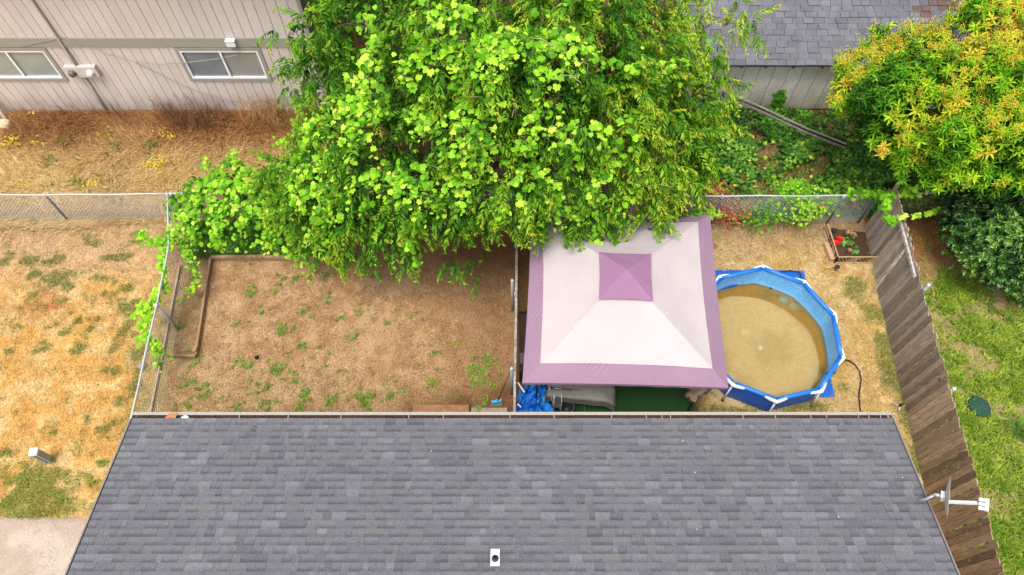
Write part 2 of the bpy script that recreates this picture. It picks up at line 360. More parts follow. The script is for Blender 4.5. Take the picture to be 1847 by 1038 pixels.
# far right rough green lawn
x, y = rnd(150000, 9, 14.5, 0.5, 11.5); n2 = fbm(x, y, .7, 5); n1 = fbm(x, y, 2.2, 1)
n4 = fbm(x, y, .22, 47, 3); m = (x > wf(y) + .05) & (rng.uniform(0, 1, len(x)) < np.clip(.95 - sm(y, 8.8, 10.6) * .9 - sm(n2, .46, .62) * .72 - sm(.5 - n4, 0, .12) * .6, .02, 1)); x = x[m]; y = y[m]; n2 = n2[m]
gc = mixc(np.array((.13, .22, .025)), np.array((.40, .44, .09)), np.clip(rng.beta(1.3, 1.6, len(x)) + (fbm(x, y, .3, 44) - .5) * 1.8, 0, 1))
gc = np.clip(gc * np.array((1.0, 1.12, .6)), 0, .9)
s = [blade_set(x, y, rng.uniform(.07, .2, len(x)), rng.uniform(.012, .034, len(x)), rng.uniform(.1, 1.1, len(x)), gc, .2)]
s.append(thatch(25000, 9, 14.5, .5, 11.5, lambda x, y: x > wf(y), .05, .13, .009, .02, 1.3, .3))
stuff('rough_lawn', 'rough yellow green lawn right of the board fence', 'grass', *cat_(s))
# olive tufts of the dry lawn, and greener bottom left
x, y = rnd(260000, -14.5, -8, 3.2, 11.1); pm = patch_mask(x, y); edge = np.maximum(sm(4.35 - y + (fbm(x, y, .7, 5) - .5) * 9 - (x + 12) * .25, 0, 1.4), .5 * sm(fbm(x, y, .5, 16), .52, .66) * sm(x, lf(y) - 1.6, lf(y) - .4)); edge = np.maximum(edge, .62 * sm(fbm(x, y, .28, 88, 3), .60, .70))
m = (np.maximum(pm, edge * .75) > rng.uniform(.25, 1.0, len(x))) & (x < lf(y)) & (rng.uniform(0, 1, len(x)) < .5) & (y > 3.28); x = x[m]; y = y[m]
gc = mixc(np.array((.15, .20, .035)), np.array((.37, .37, .10)), rng.uniform(0, 1, len(x))); gc = mixc(gc, np.array((.24, .36, .03)), sm(5.4 - y, 0, 1.5) * .7)
s = [blade_set(x, y, rng.uniform(.04, .11, len(x)), np.full(len(x), .012), rng.uniform(.25, 1.3, len(x)), gc)]
stuff('lawn_tufts', 'olive green tufts dotting the golden lawn', 'grass', *cat_(s))
# long fallen grass behind the wire fence, combed by the wind
x, y = rnd(60000, -15, -3.5, 11.0, 15.2); ang = fbm(x, y, 1.6, 55, 2) * 12 + 1.0
m = rng.uniform(0, 1, len(x)) < .95 - .5 * sm(x, -7, -5); x = x[m]; y = y[m]; ang = ang[m]
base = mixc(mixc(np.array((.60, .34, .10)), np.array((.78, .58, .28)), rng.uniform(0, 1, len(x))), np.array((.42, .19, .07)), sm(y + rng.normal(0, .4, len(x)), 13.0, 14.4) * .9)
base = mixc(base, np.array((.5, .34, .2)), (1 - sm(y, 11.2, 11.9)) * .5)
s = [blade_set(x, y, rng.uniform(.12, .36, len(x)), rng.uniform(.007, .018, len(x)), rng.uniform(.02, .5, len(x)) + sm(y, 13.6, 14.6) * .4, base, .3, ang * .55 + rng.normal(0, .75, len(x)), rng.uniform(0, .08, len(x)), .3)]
x, y = rng.uniform(-14.8, -11.4, 3000), rng.normal(10.98, .10, 3000); kk = np.abs(vnoise(x, y, .5, 8)) > .35; x = x[kk]; y = y[kk]
s.append(blade_set(x, y, rng.uniform(.2, .4, len(x)), np.full(len(x), .011), rng.uniform(.05, .4, len(x)), np.tile([.72, .52, .26], (len(x), 1)), .15, rng.normal(0.2, .3, len(x)), rng.uniform(0, .1, len(x))))
x, y = rnd(30000, -15, -5, 11, 15.1); m = (patch_mask(x, y) > rng.uniform(.1, .9, len(x))); x = x[m]; y = y[m]
s.append(blade_set(x, y, rng.uniform(.1, .3, len(x)), np.full(len(x), .03), rng.uniform(.5, 1.3, len(x)), np.tile([.15, .22, .035], (len(x), 1)), .3))
fl = []
for (px, py, k) in [(60, 208, 8), (15, 255, 30), (18, 262, 25), (280, 298, 45), (300, 245, 24), (165, 335, 22), (70, 258, 12), (40, 335, 10), (290, 292, 30), (185, 240, 8)]:
    c = P(px, py, .2); x = rng.normal(c.x, .16, k); y = rng.normal(c.y, .1, k)
    fl.append(blade_set(x, y, np.full(k, .05), np.full(k, .045), rng.uniform(0, .6, k), np.tile([.75, .55, .03], (k, 1)), .15, z=rng.uniform(.15, .35, k)))
s += fl
stuff('long_dry_grass', 'long wind-combed golden grass behind the wire fence', 'grass', *cat_(s))
# tall dead stalks by the tan house
st = []
for cx, wdx, nn, hh in [(-11.4, .7, 22, .6), (-10.2, .6, 40, .8), (-9.5, .6, 52, .9), (-8.9, .5, 34, .8), (-7.4, .5, 60, .95), (-7.0, .5, 45, .8), (-6.1, .6, 30, .7), (-13, .9, 22, .5)]:
    for q in range(nn):
        x0 = rng.normal(cx, wdx * .5); y0 = rng.uniform(14.35, 15.1); h = hh * rng.uniform(.5, 1.15)
        k = 7; xx = np.full(k, x0); yy = np.full(k, y0); zz = np.linspace(0, h * .7, k)
        tw = np.array((.20, .085, .04)) if cx < -8.2 else np.array((.50, .30, .12))
        st.append(blade_set(xx + rng.normal(0, .015, k), np.minimum(yy, 15.1), np.full(k, h * .45), np.full(k, .010), rng.uniform(.5, 1.4, k), np.tile(tw, (k, 1)), .3, z=zz))
stuff('dead_stalks', 'tall brown dead weeds against the tan house wall', 'weeds', *cat_(st))
# green weeds in the middle yard
cl = [(515, 590, 15, 60), (500, 670, 26, 120), (505, 600, 8, 30), (450, 528, 12, 50), (500, 527, 6, 20), (540, 625, 14, 50), (440, 660, 22, 60), (510, 505, 16, 40), (535, 500, 12, 40), (550, 565, 14, 40), (550, 720, 16, 60), (600, 722, 18, 70), (640, 715, 20, 70), (660, 730, 18, 60),
      (585, 745, 30, 60), (700, 715, 14, 40), (672, 715, 10, 40), (380, 745, 40, 90), (430, 742, 14, 50), (340, 690, 16, 40), (370, 700, 18, 50), (375, 715, 20, 50), (330, 740, 12, 30), (470, 700, 20, 40), (780, 690, 12, 40), (860, 670, 22, 130), (880, 650, 18, 60), (855, 690, 16, 60), (820, 620, 14, 20),
      (780, 640, 8, 20), (635, 610, 12, 30), (700, 580, 12, 20), (650, 560, 20, 30), (610, 580, 20, 20), (590, 535, 20, 20), (560, 480, 16, 30), (620, 495, 14, 30), (445, 470, 16, 16), (580, 500, 12, 24), (470, 560, 20, 20), (430, 580, 16, 16), (545, 740, 20, 40), (480, 740, 24, 50), (320, 540, 12, 30), (325, 590, 10, 24), (345, 655, 10, 24),
      (680, 495, 14, 16), (760, 745, 10, 20), (870, 728, 16, 50), (740, 560, 30, 20), (600, 640, 30, 24), (540, 690, 24, 40), (720, 700, 16, 20), (900, 690, 14, 20), (660, 490, 20, 30)]
s = []
for px, py, r, k in cl:
    c = P(px, py, 0); rr = abs(P(px + r, py, 0).x - c.x)
    for q in range(max(3, k // 6)):
        x0 = rng.normal(c.x, rr * .5); y0 = rng.normal(c.y, rr * .45)
        if x0 > -.05: continue
        n = rng.integers(8, 14); L = rng.uniform(.05, .12)
        tone = mixc(np.array((.13, .24, .03)), np.array((.36, .48, .06)), rng.uniform(0, 1, n) * (0.9 if px > 700 else .6))
        s.append(blade_set(x0 + rng.normal(0, .02, n), y0 + rng.normal(0, .02, n), rng.uniform(.7, 1.2, n) * L, np.full(n, .02), rng.uniform(.1, .9, n), tone, .2, z=.005))
for q in range(900):
    x0 = rng.uniform(-8, -.2); y0 = rng.uniform(5.0, 9.9)
    if rng.uniform() > .35 + .65 * (1 - sm(y0, 6, 8.5)): continue
    n = rng.integers(4, 9); tone = mixc(np.array((.15, .22, .04)), np.array((.30, .34, .08)), rng.uniform(0, 1, n))
    s.append(blade_set(x0 + rng.normal(0, .04, n), y0 + rng.normal(0, .04, n), rng.uniform(.03, .07, n), np.full(n, .014), rng.uniform(.1, .9, n), tone, .2, z=.005))
stuff('yard_weeds', 'small green weeds sprouting in the bare middle yard', 'weeds', *cat_(s))
# low green cover behind the timber edge, under the vine
x, y = rnd(26000, -8.3, -4.9, 9.95, 10.9); gc = mixc(np.array((.06, .15, .025)), np.array((.16, .32, .05)), rng.uniform(0, 1, len(x)))
stuff('bed_plants', 'low dark green plants filling the bed behind the timber edging', 'plants',
      *blade_set(x, y, rng.uniform(.04, .10, len(x)), rng.uniform(.02, .04, len(x)), rng.uniform(-.1, .8, len(x)), gc, z=rng.uniform(.02, .22, len(x))))
x, y = rnd(9000, 4.6, 9.4, 11.2, 13.4); m = fbm(x, y, .6, 31) + rng.normal(0, .04, len(x)) < .50; x = x[m]; y = y[m]
stuff('wild_grass', 'thin olive and tan wild grass in the gaps of the ivy behind the pool fence', 'grass', *blade_set(x, y, rng.uniform(.12, .32, len(x)), np.full(len(x), .014), rng.uniform(.3, 1.3, len(x)), mixc(np.array((.22, .22, .04)), np.array((.50, .36, .12)), rng.uniform(0, 1, len(x))), .25))
# red dead grass streak and spiky clump far right
x = rng.normal(P(97, 552, 0).x, .16, 160); y = rng.normal(P(97, 552, 0).y, .035, 160)
stuff('red_grass', 'short streak of red dead leaves in the golden lawn', 'weeds', *blade_set(x, y, np.full(160, .05), np.full(160, .012), rng.uniform(0, .5, 160), np.tile([.5, .09, .03], (160, 1))))
c = P(1836, 782, 0); n = 420
tag(np_mesh('grass_clump', *(lambda t: (t[0], t[1]))(blade_set(rng.normal(c.x, .07, n), rng.normal(c.y, .07, n), rng.uniform(.25, .5, n), np.full(n, .013), rng.uniform(.5, 1.3, n), np.tile([.2, .38, .06], (n, 1)), .2)), bladem,
    col=np.repeat(mixc(np.array((.14, .3, .04)), np.array((.3, .5, .1)), rng.uniform(0, 1, n)), 5, 0)), 'bright green arching grass clump beside the green lid', 'grass clump')
# gravel drive, bottom left
gx = np.concatenate([[-60, -30], np.arange(-15.5, -7.75, .06)]); gy = np.concatenate([[-30, -8], np.arange(-2, 3.34, .06)])
GX, GY = np.meshgrid(gx, gy); n3 = fbm(GX, GY, .4, 12); 
gcol = mixc(np.array((.42, .32, .25)), np.array((.50, .41, .33)), sm(n3, .4, .6)).reshape(-1, 3)
gcol = mixc(gcol, np.array((.32, .24, .14)), sm(GY + (n3 - .5) * .5, 3.1, 3.35).ravel() * .8)
gz = .012 + (fbm(GX, GY, .12, 14, 2) - .5).ravel() * .012 - sm(GY, 3.2, 3.34).ravel() * .02
nx, ny = len(gx), len(gy); ii = (np.arange(ny - 1)[:, None] * nx + np.arange(nx - 1)[None]).ravel()
np_mesh('gravel_driveway', np.stack([GX.ravel(), GY.ravel() + (np.abs(GY.ravel() - gy[-1]) < .01) * (vnoise(GX.ravel(), GX.ravel(), .2, 3) - .5) * .08, gz], 1), np.stack([ii, ii + 1, ii + nx + 1, ii + nx], 1),
        mat('packed_gravel', (1, 1, 1), .95, attr='Col', grain=.3, gscale=70, bump=.012, bscale=90, spec=.15), col=gcol, kind='structure')
bs = np.array([(1, 0, 0), (-1, 0, 0), (0, 1, 0), (0, -1, 0), (0, 0, .6)]) * 1.0; bfc = np.array([(0, 2, 4), (2, 1, 4), (1, 3, 4), (3, 0, 4)])
n = 22000; x, y = rnd(n, -13, -8.2, .8, 3.3); yaw = rng.uniform(0, 6.28, n)
R = frames(np.stack([np.cos(yaw), np.sin(yaw), 0 * yaw], 1), np.tile([0, 0, 1.0], (n, 1)))
V, F = inst(bs, bfc, R, rng.uniform(.004, .012, n), np.stack([x, y, np.full(n, .012)], 1))
stuff('loose_gravel', 'loose pale stones over the gravel drive', 'gravel', V, F, np.repeat(np.clip(np.array((.5, .42, .34)) * rng.uniform(.65, 1.3, n)[:, None], 0, .8), 5, 0))

# ------------------------------------------------------------------ near house with the grey shingle roof
M_wood = mat('weathered_board', (0.23, 0.175, 0.13), .85, col2=(.13, .085, .05), nscale=2.2, grain=.3, gscale=14, stretch=(8, 8, 1), vary=.22, bump=.004, bscale=20)
M_white = mat('white_paint', (.78, .78, .78), .4); M_galv = mat('galvanised_steel', (.55, .57, .6), .4, metal=.6, grain=.12, gscale=40)
M_black = mat('black_plastic', (.02, .02, .022), .45); M_dark = mat('dark_rubber', (.012, .012, .014), .7)
SH = [mat('shingle_granules_%s' % nm, c, .95, grain=.42, gscale=75, bump=.004, bscale=110, spec=.15, col2=tuple(v * .9 for v in c), nscale=.9)
      for nm, c in [('slate', (.136, .134, .149)), ('ash', (.150, .148, .163)), ('mid', (.143, .140, .156)), ('pale', (.170, .168, .184)), ('warm', (.150, .147, .150)), ('deep', (.122, .120, .135))]]
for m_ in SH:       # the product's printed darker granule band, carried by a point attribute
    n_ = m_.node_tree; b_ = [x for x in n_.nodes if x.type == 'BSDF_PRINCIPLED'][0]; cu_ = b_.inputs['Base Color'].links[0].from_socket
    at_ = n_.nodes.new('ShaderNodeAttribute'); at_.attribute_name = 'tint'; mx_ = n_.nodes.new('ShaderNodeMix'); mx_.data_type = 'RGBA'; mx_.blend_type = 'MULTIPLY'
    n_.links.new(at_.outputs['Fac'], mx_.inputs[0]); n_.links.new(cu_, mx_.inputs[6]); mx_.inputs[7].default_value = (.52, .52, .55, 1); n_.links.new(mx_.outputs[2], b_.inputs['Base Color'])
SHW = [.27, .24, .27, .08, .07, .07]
YE, ZE, XL, XR = 4.565, 2.5, -7.28, 7.29; SL = math.radians(10.3); YR = -0.6
house = thing('grey_roofed_house', 'low house with a dark grey laminated shingle roof and pale gutter along the near side', 'house', (0, 0, 0))
ZR = ZE + (YE - YR) * math.tan(SL)
b = MB(); b.add([(XL, YE, ZE - .02), (XR, YE, ZE - .02), (XR, YR, ZR - .02), (XL, YR, ZR - .02), (XL, 2 * YR - YE, ZE - .02), (XR, 2 * YR - YE, ZE - .02),
                 (XL, YE, ZE - .1), (XR, YE, ZE - .1), (XR, YR, ZR - .1), (XL, YR, ZR - .1), (XL, 2 * YR - YE, ZE - .1), (XR, 2 * YR - YE, ZE - .1)],
                [(0, 1, 2, 3), (3, 2, 5, 4), (7, 6, 9, 8), (8, 9, 10, 11), (0, 3, 9, 6), (3, 4, 10, 9), (2, 1, 7, 8), (5, 2, 8, 11), (1, 0, 6, 7), (4, 5, 11, 10)])
roof = b.build('roof', SH[5], house)
dirn = Vector((0, -math.cos(SL), math.sin(SL))); nrm = Vector((0, math.sin(SL), math.cos(SL))); EXPO = .143
R3 = Matrix((Vector((1, 0, 0)), dirn, nrm)).transposed()      # local x along eave, y up the slope, z out
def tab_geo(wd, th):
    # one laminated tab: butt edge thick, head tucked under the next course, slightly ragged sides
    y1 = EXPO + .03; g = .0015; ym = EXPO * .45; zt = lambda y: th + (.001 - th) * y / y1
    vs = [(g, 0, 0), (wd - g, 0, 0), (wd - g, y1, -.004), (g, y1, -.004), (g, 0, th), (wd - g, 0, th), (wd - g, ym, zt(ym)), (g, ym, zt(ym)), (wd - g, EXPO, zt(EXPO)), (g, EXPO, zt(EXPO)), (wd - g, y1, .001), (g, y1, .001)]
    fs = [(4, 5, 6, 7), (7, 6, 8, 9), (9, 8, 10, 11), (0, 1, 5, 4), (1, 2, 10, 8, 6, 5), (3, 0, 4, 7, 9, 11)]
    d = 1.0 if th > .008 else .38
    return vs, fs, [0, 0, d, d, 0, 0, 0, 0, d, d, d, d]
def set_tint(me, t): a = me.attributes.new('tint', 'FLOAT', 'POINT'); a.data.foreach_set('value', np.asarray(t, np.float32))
tabs = []; ncourse = int((YE - YR) / math.cos(SL) / EXPO)
for c_ in range(ncourse):
    x = XL + .015; ht = 1
    while x < XR - .02:
        wd = random.choice([.10, .14, .18, .22, .26, .32]); wd = min(wd, XR - .015 - x)
        if XR - .015 - (x + wd) < .08: wd = XR - .015 - x
        th = .010 if ht else .006
        if random.random() < .82: ht = 1 - ht
        tabs.append((c_, x, wd, th, random.choices(range(6), SHW)[0])); x += wd
def tab_M(c_, x):
    o = Vector((x, YE, ZE)) + dirn * (c_ * EXPO - .02) + nrm * .004
    return Matrix.Translation(o) @ R3.to_4x4()
def proj_y(c_):
    p = tab_M(c_, 0).translation; y = p.y; z = p.z - CAM_H
    cy = y * math.cos(TILT) + z * math.sin(TILT); cz = -y * math.sin(TILT) + z * math.cos(TILT); return 519 - cy * FPX / -cz
vis = [t for t in tabs if proj_y(t[0] + 1) < 1042]; vis.sort(key=lambda t: -t[0]); big = set(id(t) for t in vis[:300])
cache = {}; mb = MB(); mbt = []
for t in tabs:
    c_, x, wd, th, mi = t; M = tab_M(c_, x)
    if id(t) in big:
        key = (round(wd, 3), th, mi)
        if key not in cache:
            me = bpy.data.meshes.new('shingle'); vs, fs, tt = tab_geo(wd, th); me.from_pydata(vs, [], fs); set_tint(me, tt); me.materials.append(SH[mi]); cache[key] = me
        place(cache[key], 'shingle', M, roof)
    else:
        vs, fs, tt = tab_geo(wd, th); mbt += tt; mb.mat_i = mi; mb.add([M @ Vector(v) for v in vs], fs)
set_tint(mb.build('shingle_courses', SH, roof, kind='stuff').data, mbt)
M_cream = mat('cream_gutter_paint', (.34, .30, .255), .45, grain=.1, gscale=20)
M_sid = mat('cream_wall_paint', (.5, .45, .4), .8, grain=.08, gscale=30)
b = MB(); b.box((0, 0, 1.2), (13.6, 7.9, 2.42)); b.v = [(x, y - .8 + (.0), z) for x, y, z in b.v]; b.build('wall', M_sid, house)
b = MB()
for s_ in (-1, 1):
    xx = XL - .012 if s_ < 0 else XR + .012
    for ya in (YE, 2 * YR - YE): b = MB(); b.span((xx, ya, ZE - .05), (xx, YR, ZR - .05), .024, .15); b.build('rake_board', mat('rake_board_paint', (.20, .19, .18), .7), house)
# gutter: a trough with two lips, hangers and a bed of leaf litter
gut = MB(); y0, y1, zb, zt = YE + .015, YE + .165, ZE - .13, ZE - .035
prof = [(y0, zt + .01), (y0, zb), (y1 - .02, zb), (y1, zb + .04), (y1, zt), (y1 - .062, zt), (y1 - .062, zt - .008), (y1 - .006, zt - .01), (y1 - .006, zb + .045), (y1 - .025, zb + .006), (y0 + .006, zb + .006), (y0 + .006, zt + .01)]
k = len(prof); xa, xb = XL - .03, XR + .03
gut.add([(xa, p[0], p[1]) for p in prof] + [(xb, p[0], p[1]) for p in prof], [(i, i + 1, i + 1 + k, i + k) for i in range(k - 1)] + [(k - 1, 0, k, 2 * k - 1)])
for xx in (xa, xb): gut.box((xx, (y0 + y1) / 2, (zb + zt) / 2 - .002), (.006, y1 - y0 + .01, zt - zb + .01))
gutter = gut.build('gutter', M_cream, house)
for px in [316, 432, 520, 615, 737, 800, 920, 1000, 1103, 1166, 1194, 1209, 1340, 1398, 1462, 1490, 1548, 1567, 1588, 1602]:
    xx = P(px, 752, ZE - .03).x; bb = MB(); bb.span((xx, y0 - .01, zt + .006), (xx + random.uniform(-.01, .01), y1 - .005, zt + .008), .014, .006); bb.build('hanger', M_cream, gutter)
n = 9000; x = rng.uniform(XL, XR, n); y = rng.uniform(y0 + .01, y1 - .07, n); m = fbm(x, y * 0, .8, 21) > rng.uniform(.2, .75, n); x = x[m]; y = y[m]; n = len(x)
V, F, cc = blade_set(x, y, rng.uniform(.02, .05, n), np.full(n, .01), rng.uniform(-.1, .5, n), np.tile([.08, .05, .03], (n, 1)), .4, z=rng.uniform(zb + .02, zb + .075, n))
np_mesh('leaf_litter', V, F, bladem, col=cc, parent=gutter, kind='stuff')
b = MB(); b.box((0, (y0 + y1) / 2 - .005, zb + .022), (XR - XL - .1, .125, .03)); b.build('silt', mat('gutter_silt', (.07, .045, .03), .95, bump=.01, bscale=60), gutter)
b = MB(); c = P(306, 757, 2.46); b.add([(c.x - .12, y0 + .005, zt - .02), (c.x + .10, y0 + .005, zt - .02), (c.x + .14, y1 - .03, zt + .0), (c.x - .02, y1 - .03, zt + .0), (c.x - .12, y0 + .005, zt), (c.x + .10, y0 + .005, zt), (c.x + .14, y1 - .03, zt + .02), (c.x - .02, y1 - .03, zt + .02)],
                                       [(4, 5, 6, 7), (3, 2, 1, 0), (0, 1, 5, 4), (1, 2, 6, 5), (2, 3, 7, 6), (3, 0, 4, 7)])
tag(b.build('tile_shard', mat('terracotta', (.45, .15, .07), .8)), 'orange terracotta shard lying in the gutter near its left end', 'tile shard')
b = MB(); b.lathe(P(333, 757, 2.455), [(.001, .035), (.05, .03), (.085, .012), (.09, 0)], 10, caps=False)
tag(b.build('plastic_scrap', mat('pale_plastic', (.6, .66, .72), .4)), 'pale plastic scrap lying in the gutter beside the orange shard', 'scrap')
n = 150; x = rng.uniform(XL + .1, XR - .1, n); y = YE - rng.uniform(.05, 3.4, n) ** 1.0 * np.where(rng.random(n) < .5, .25, 1)
V, F, cc = blade_set(x, y, rng.uniform(.015, .04, n), np.full(n, .012), rng.uniform(.1, .4, n), np.tile([.12, .07, .03], (n, 1)), .5, z=ZE + (YE - y) * math.tan(SL) + .022)
np_mesh('leaf_litter', V, F, bladem, col=cc, parent=roof, kind='stuff')
# plumbing vent
vp = P(893, 1008, 3.0); yv = vp.y; zv = ZE + (YE - yv) * math.tan(SL) + .028
vent = thing('vent_pipe', 'black plumbing vent pipe in a white flashing plate on the grey roof', 'vent pipe', (vp.x, yv, zv))
Mv = Matrix.Translation((vp.x, yv, zv)) @ R3.to_4x4()
b = MB(); b.add([Mv @ Vector(v) for v in [(-.075, -.16, 0), (.075, -.16, 0), (.075, .12, 0), (-.075, .12, 0), (-.075, -.16, .004), (.075, -.16, .004), (.075, .12, .004), (-.075, .12, .004)]],
                [(4, 5, 6, 7), (3, 2, 1, 0), (0, 1, 5, 4), (1, 2, 6, 5), (2, 3, 7, 6), (3, 0, 4, 7)]); b.build('flashing', mat('white_flashing', (.75, .78, .82), .35), vent)
b = MB(); b.lathe((vp.x, yv + .0, zv), [(.062, 0), (.056, .03), (.036, .06), (.03, .07)], 20); b.build('boot', mat('grey_rubber_boot', (.06, .06, .065), .6), vent, smooth=True)
b = MB(); b.lathe((vp.x, yv, zv), [(.026, .04), (.026, .19), (.021, .19), (.021, .03)], 16); b.build('pipe', M_dark, vent)
for (px, py) in [(1238, 786), (1258, 847), (1257, 955), (1514, 932), (775, 806), (1636, 857)]:
    c = P(px, py, 2.9); yy = c.y; bb = MB(); bb.lathe((c.x, yy, ZE + (YE - yy) * math.tan(SL) + .02), [(.001, .008), (.007, .006), (.010, 0)], 6)
    tag(bb.build('white_petal', M_white), {1238: 'white fleck on the grey roof, nearest the gutter below the gazebo', 1258: 'white fleck on the grey roof, upper one of the middle pair', 1257: 'white fleck on the grey roof, lower one of the middle pair', 1514: 'white fleck on the grey roof, nearest the bottom right corner',
        775: 'white fleck on the grey roof, left of the gazebo near the gutter', 1636: 'white fleck on the grey roof, close to the right edge above the dish'}[px], 'petal')
# satellite dish on the right rake
D0 = Vector((7.36, 2.93, 3.22)); E_ = math.radians(25.5); az = math.radians(-22)
nd = Vector((math.cos(E_) * math.cos(az), math.cos(E_) * math.sin(az), math.sin(E_)))
dish = thing('satellite_dish', 'grey satellite dish seen edge-on, bracketed to the right edge of the near roof', 'satellite dish', (7.25, 2.95, ZE + .2))
ud = Vector((0, 0, 1)); xd = ud.cross(nd).normalized(); yd = nd.cross(xd)
Rd = Matrix((xd, yd, nd)).transposed()
b = MB(); b.lathe(D0, [(.002, 0), (.12, .008), (.22, .022), (.31, .043), (.34, .053), (.347, .060), (.335, .060), (.30, .050), (.2, .028), (.1, .012), (.002, .008)], 32, M=Rd)
b.build('reflector', mat('dish_paint', (.42, .42, .43), .35), dish, smooth=True)
b = MB(); b.box(D0 - nd * .03, (.12, .16, .06), M=Rd); b.build('back_plate', M_white, dish)
b = MB(); b.tube([(7.12, 2.97, ZE + .30), (7.2, 2.96, ZE + .42), D0 - nd * .14], .024, 8); b.tube([D0 - nd * .16, D0 - nd * .05], .034, 8); b.build('mast', M_galv, dish, smooth=True)
fp = D0 + nd * .50 + Vector((0, -.02, .05)); st = D0 - yd * .2 + nd * .05
b = MB(); b.span(st, fp - nd * .08, .045, .05); b.build('feed_arm', mat('arm_paint', (.72, .73, .74), .35), dish)
for off in (-.075, 0, .075):
    b = MB(); b.lathe(fp + xd * off - nd * .06, [(.001, 0), (.03, .002), (.034, .04), (.026, .06), (.026, .12), (.001, .122)], 12, M=Rd); b.build('feed_horn', M_white, dish, smooth=True)
b = MB(); b.box(fp + nd * .06, (.2, .06, .05), M=Rd); b.build('horn_bracket', mat('arm_paint', None), dish)

# ------------------------------------------------------------------ tan two storey house, top left
M_tan = mat('tan_siding_paint', (.64, .575, .535), .75, grain=.05, gscale=60, vary=.03, col2=(.60, .53, .485), nscale=1.2)
M_taup = mat('taupe_trim_paint', (.33, .31, .26), .65, grain=.05)
M_back = mat('dark_wall_backing', (.10, .085, .075), .9)  # dark backing wall that shows through the gaps between siding planks
th = thing('tan_house', 'tan two storey house with vertical grooved siding and a taupe belt board', 'house', (-10.5, 15.2, 0))
YW = 15.2
b = MB(); b.box((-10.75, 18.7, 2.6), (10.4, 6.96, 5.3)); b.build('wall', M_back, th)
b = MB(); b.add([(-16.3, 14.7, 5.2), (-5.2, 14.7, 5.2), (-5.2, 18.7, 6.8), (-16.3, 18.7, 6.8), (-16.3, 22.7, 5.2), (-5.2, 22.7, 5.2)], [(0, 1, 2, 3), (3, 2, 5, 4)]); b.build('roof', SH[1], th)
wins = [(-14.95, -12.82, 1.36, 2.33), (-9.12, -6.97, 1.35, 2.33)]
xsb = [-15.95]
stops_ = [-14.95, -12.82, -9.12, -6.97, -5.53]
for a in stops_:
    n = max(1, round((a - xsb[-1]) / .27)); w_ = (a - xsb[-1]) / n; x0 = xsb[-1]
    for i in range(n): xsb.append(x0 + w_ * (i + 1))
def plank(x0, x1, z0, z1, parent, m, yw=YW, nm='siding_plank'):
    b = MB(); b.box(((x0 + x1) / 2, yw + random.uniform(-.0015, .0015), (z0 + z1) / 2), (x1 - x0 - .014, .022, z1 - z0)); return b.build(nm, m, parent)
for a, c in zip(xsb[:-1], xsb[1:]):
    wn = [q for q in wins if a >= q[0] - .01 and c <= q[1] + .01]
    if wn:
        plank(a, c, .14, wn[0][2], th, M_tan); plank(a, c, wn[0][3], 2.46, th, M_tan)
    else: plank(a, c, .14, 2.46, th, M_tan)
    plank(a + .08, c + .08, 2.742, 5.2, th, M_tan)
b = MB(); b.box((-10.75, YW - .012, 2.60), (10.44, .06, .278)); b.build('belt_board', M_taup, th)
b = MB(); b.box((-10.75, YW - .002, .07), (10.4, .03, .136)); b.build('foundation_strip', M_taup, th)
b = MB(); b.box((-5.50, YW - .016, 1.30), (.10, .05, 2.32)); b.box((-5.44, YW - .016, 3.97), (.10, .05, 2.45)); b.build('corner_board', M_taup, th)
pg1 = mat('window_glass_dark', (.16, .185, .22), .12, col2=(.22, .24, .26), nscale=2, spec=.6)
pg2 = mat('window_glass_curtain', (.30, .29, .26), .15, col2=(.26, .28, .28), nscale=2, spec=.6)
pg3 = mat('window_glass_pale', (.27, .31, .30), .15, col2=(.33, .36, .33), nscale=2, spec=.6)
def foot_dirt(m, top, col, amt=.75):
    n = m.node_tree; L = n.links.new; b = [x for x in n.nodes if x.type == 'BSDF_PRINCIPLED'][0]; cur = b.inputs['Base Color'].links[0].from_socket
    geo = n.nodes.new('ShaderNodeNewGeometry'); sp = n.nodes.new('ShaderNodeSeparateXYZ'); L(geo.outputs['Position'], sp.inputs[0])
    mp = n.nodes.new('ShaderNodeMapping'); mp.inputs['Scale'].default_value = (1, 1, .35); L(geo.outputs['Position'], mp.inputs[0])
    no = n.nodes.new('ShaderNodeTexNoise'); no.inputs['Scale'].default_value = 3.5; no.inputs['Detail'].default_value = 6; L(mp.outputs[0], no.inputs[0])
    ad = n.nodes.new('ShaderNodeMath'); ad.operation = 'MULTIPLY_ADD'; L(no.outputs[0], ad.inputs[0]); ad.inputs[1].default_value = -1.3; L(sp.outputs['Z'], ad.inputs[2])
    mr = n.nodes.new('ShaderNodeMapRange'); mr.inputs[1].default_value = top - .65; mr.inputs[2].default_value = -.65; mr.inputs[4].default_value = amt; L(ad.outputs[0], mr.inputs[0])
    mx = n.nodes.new('ShaderNodeMix'); mx.data_type = 'RGBA'; L(mr.outputs[0], mx.inputs[0]); L(cur, mx.inputs[6]); mx.inputs[7].default_value = (*col, 1); L(mx.outputs[2], b.inputs['Base Color'])
foot_dirt(M_tan, .8, (.36, .27, .20)); 
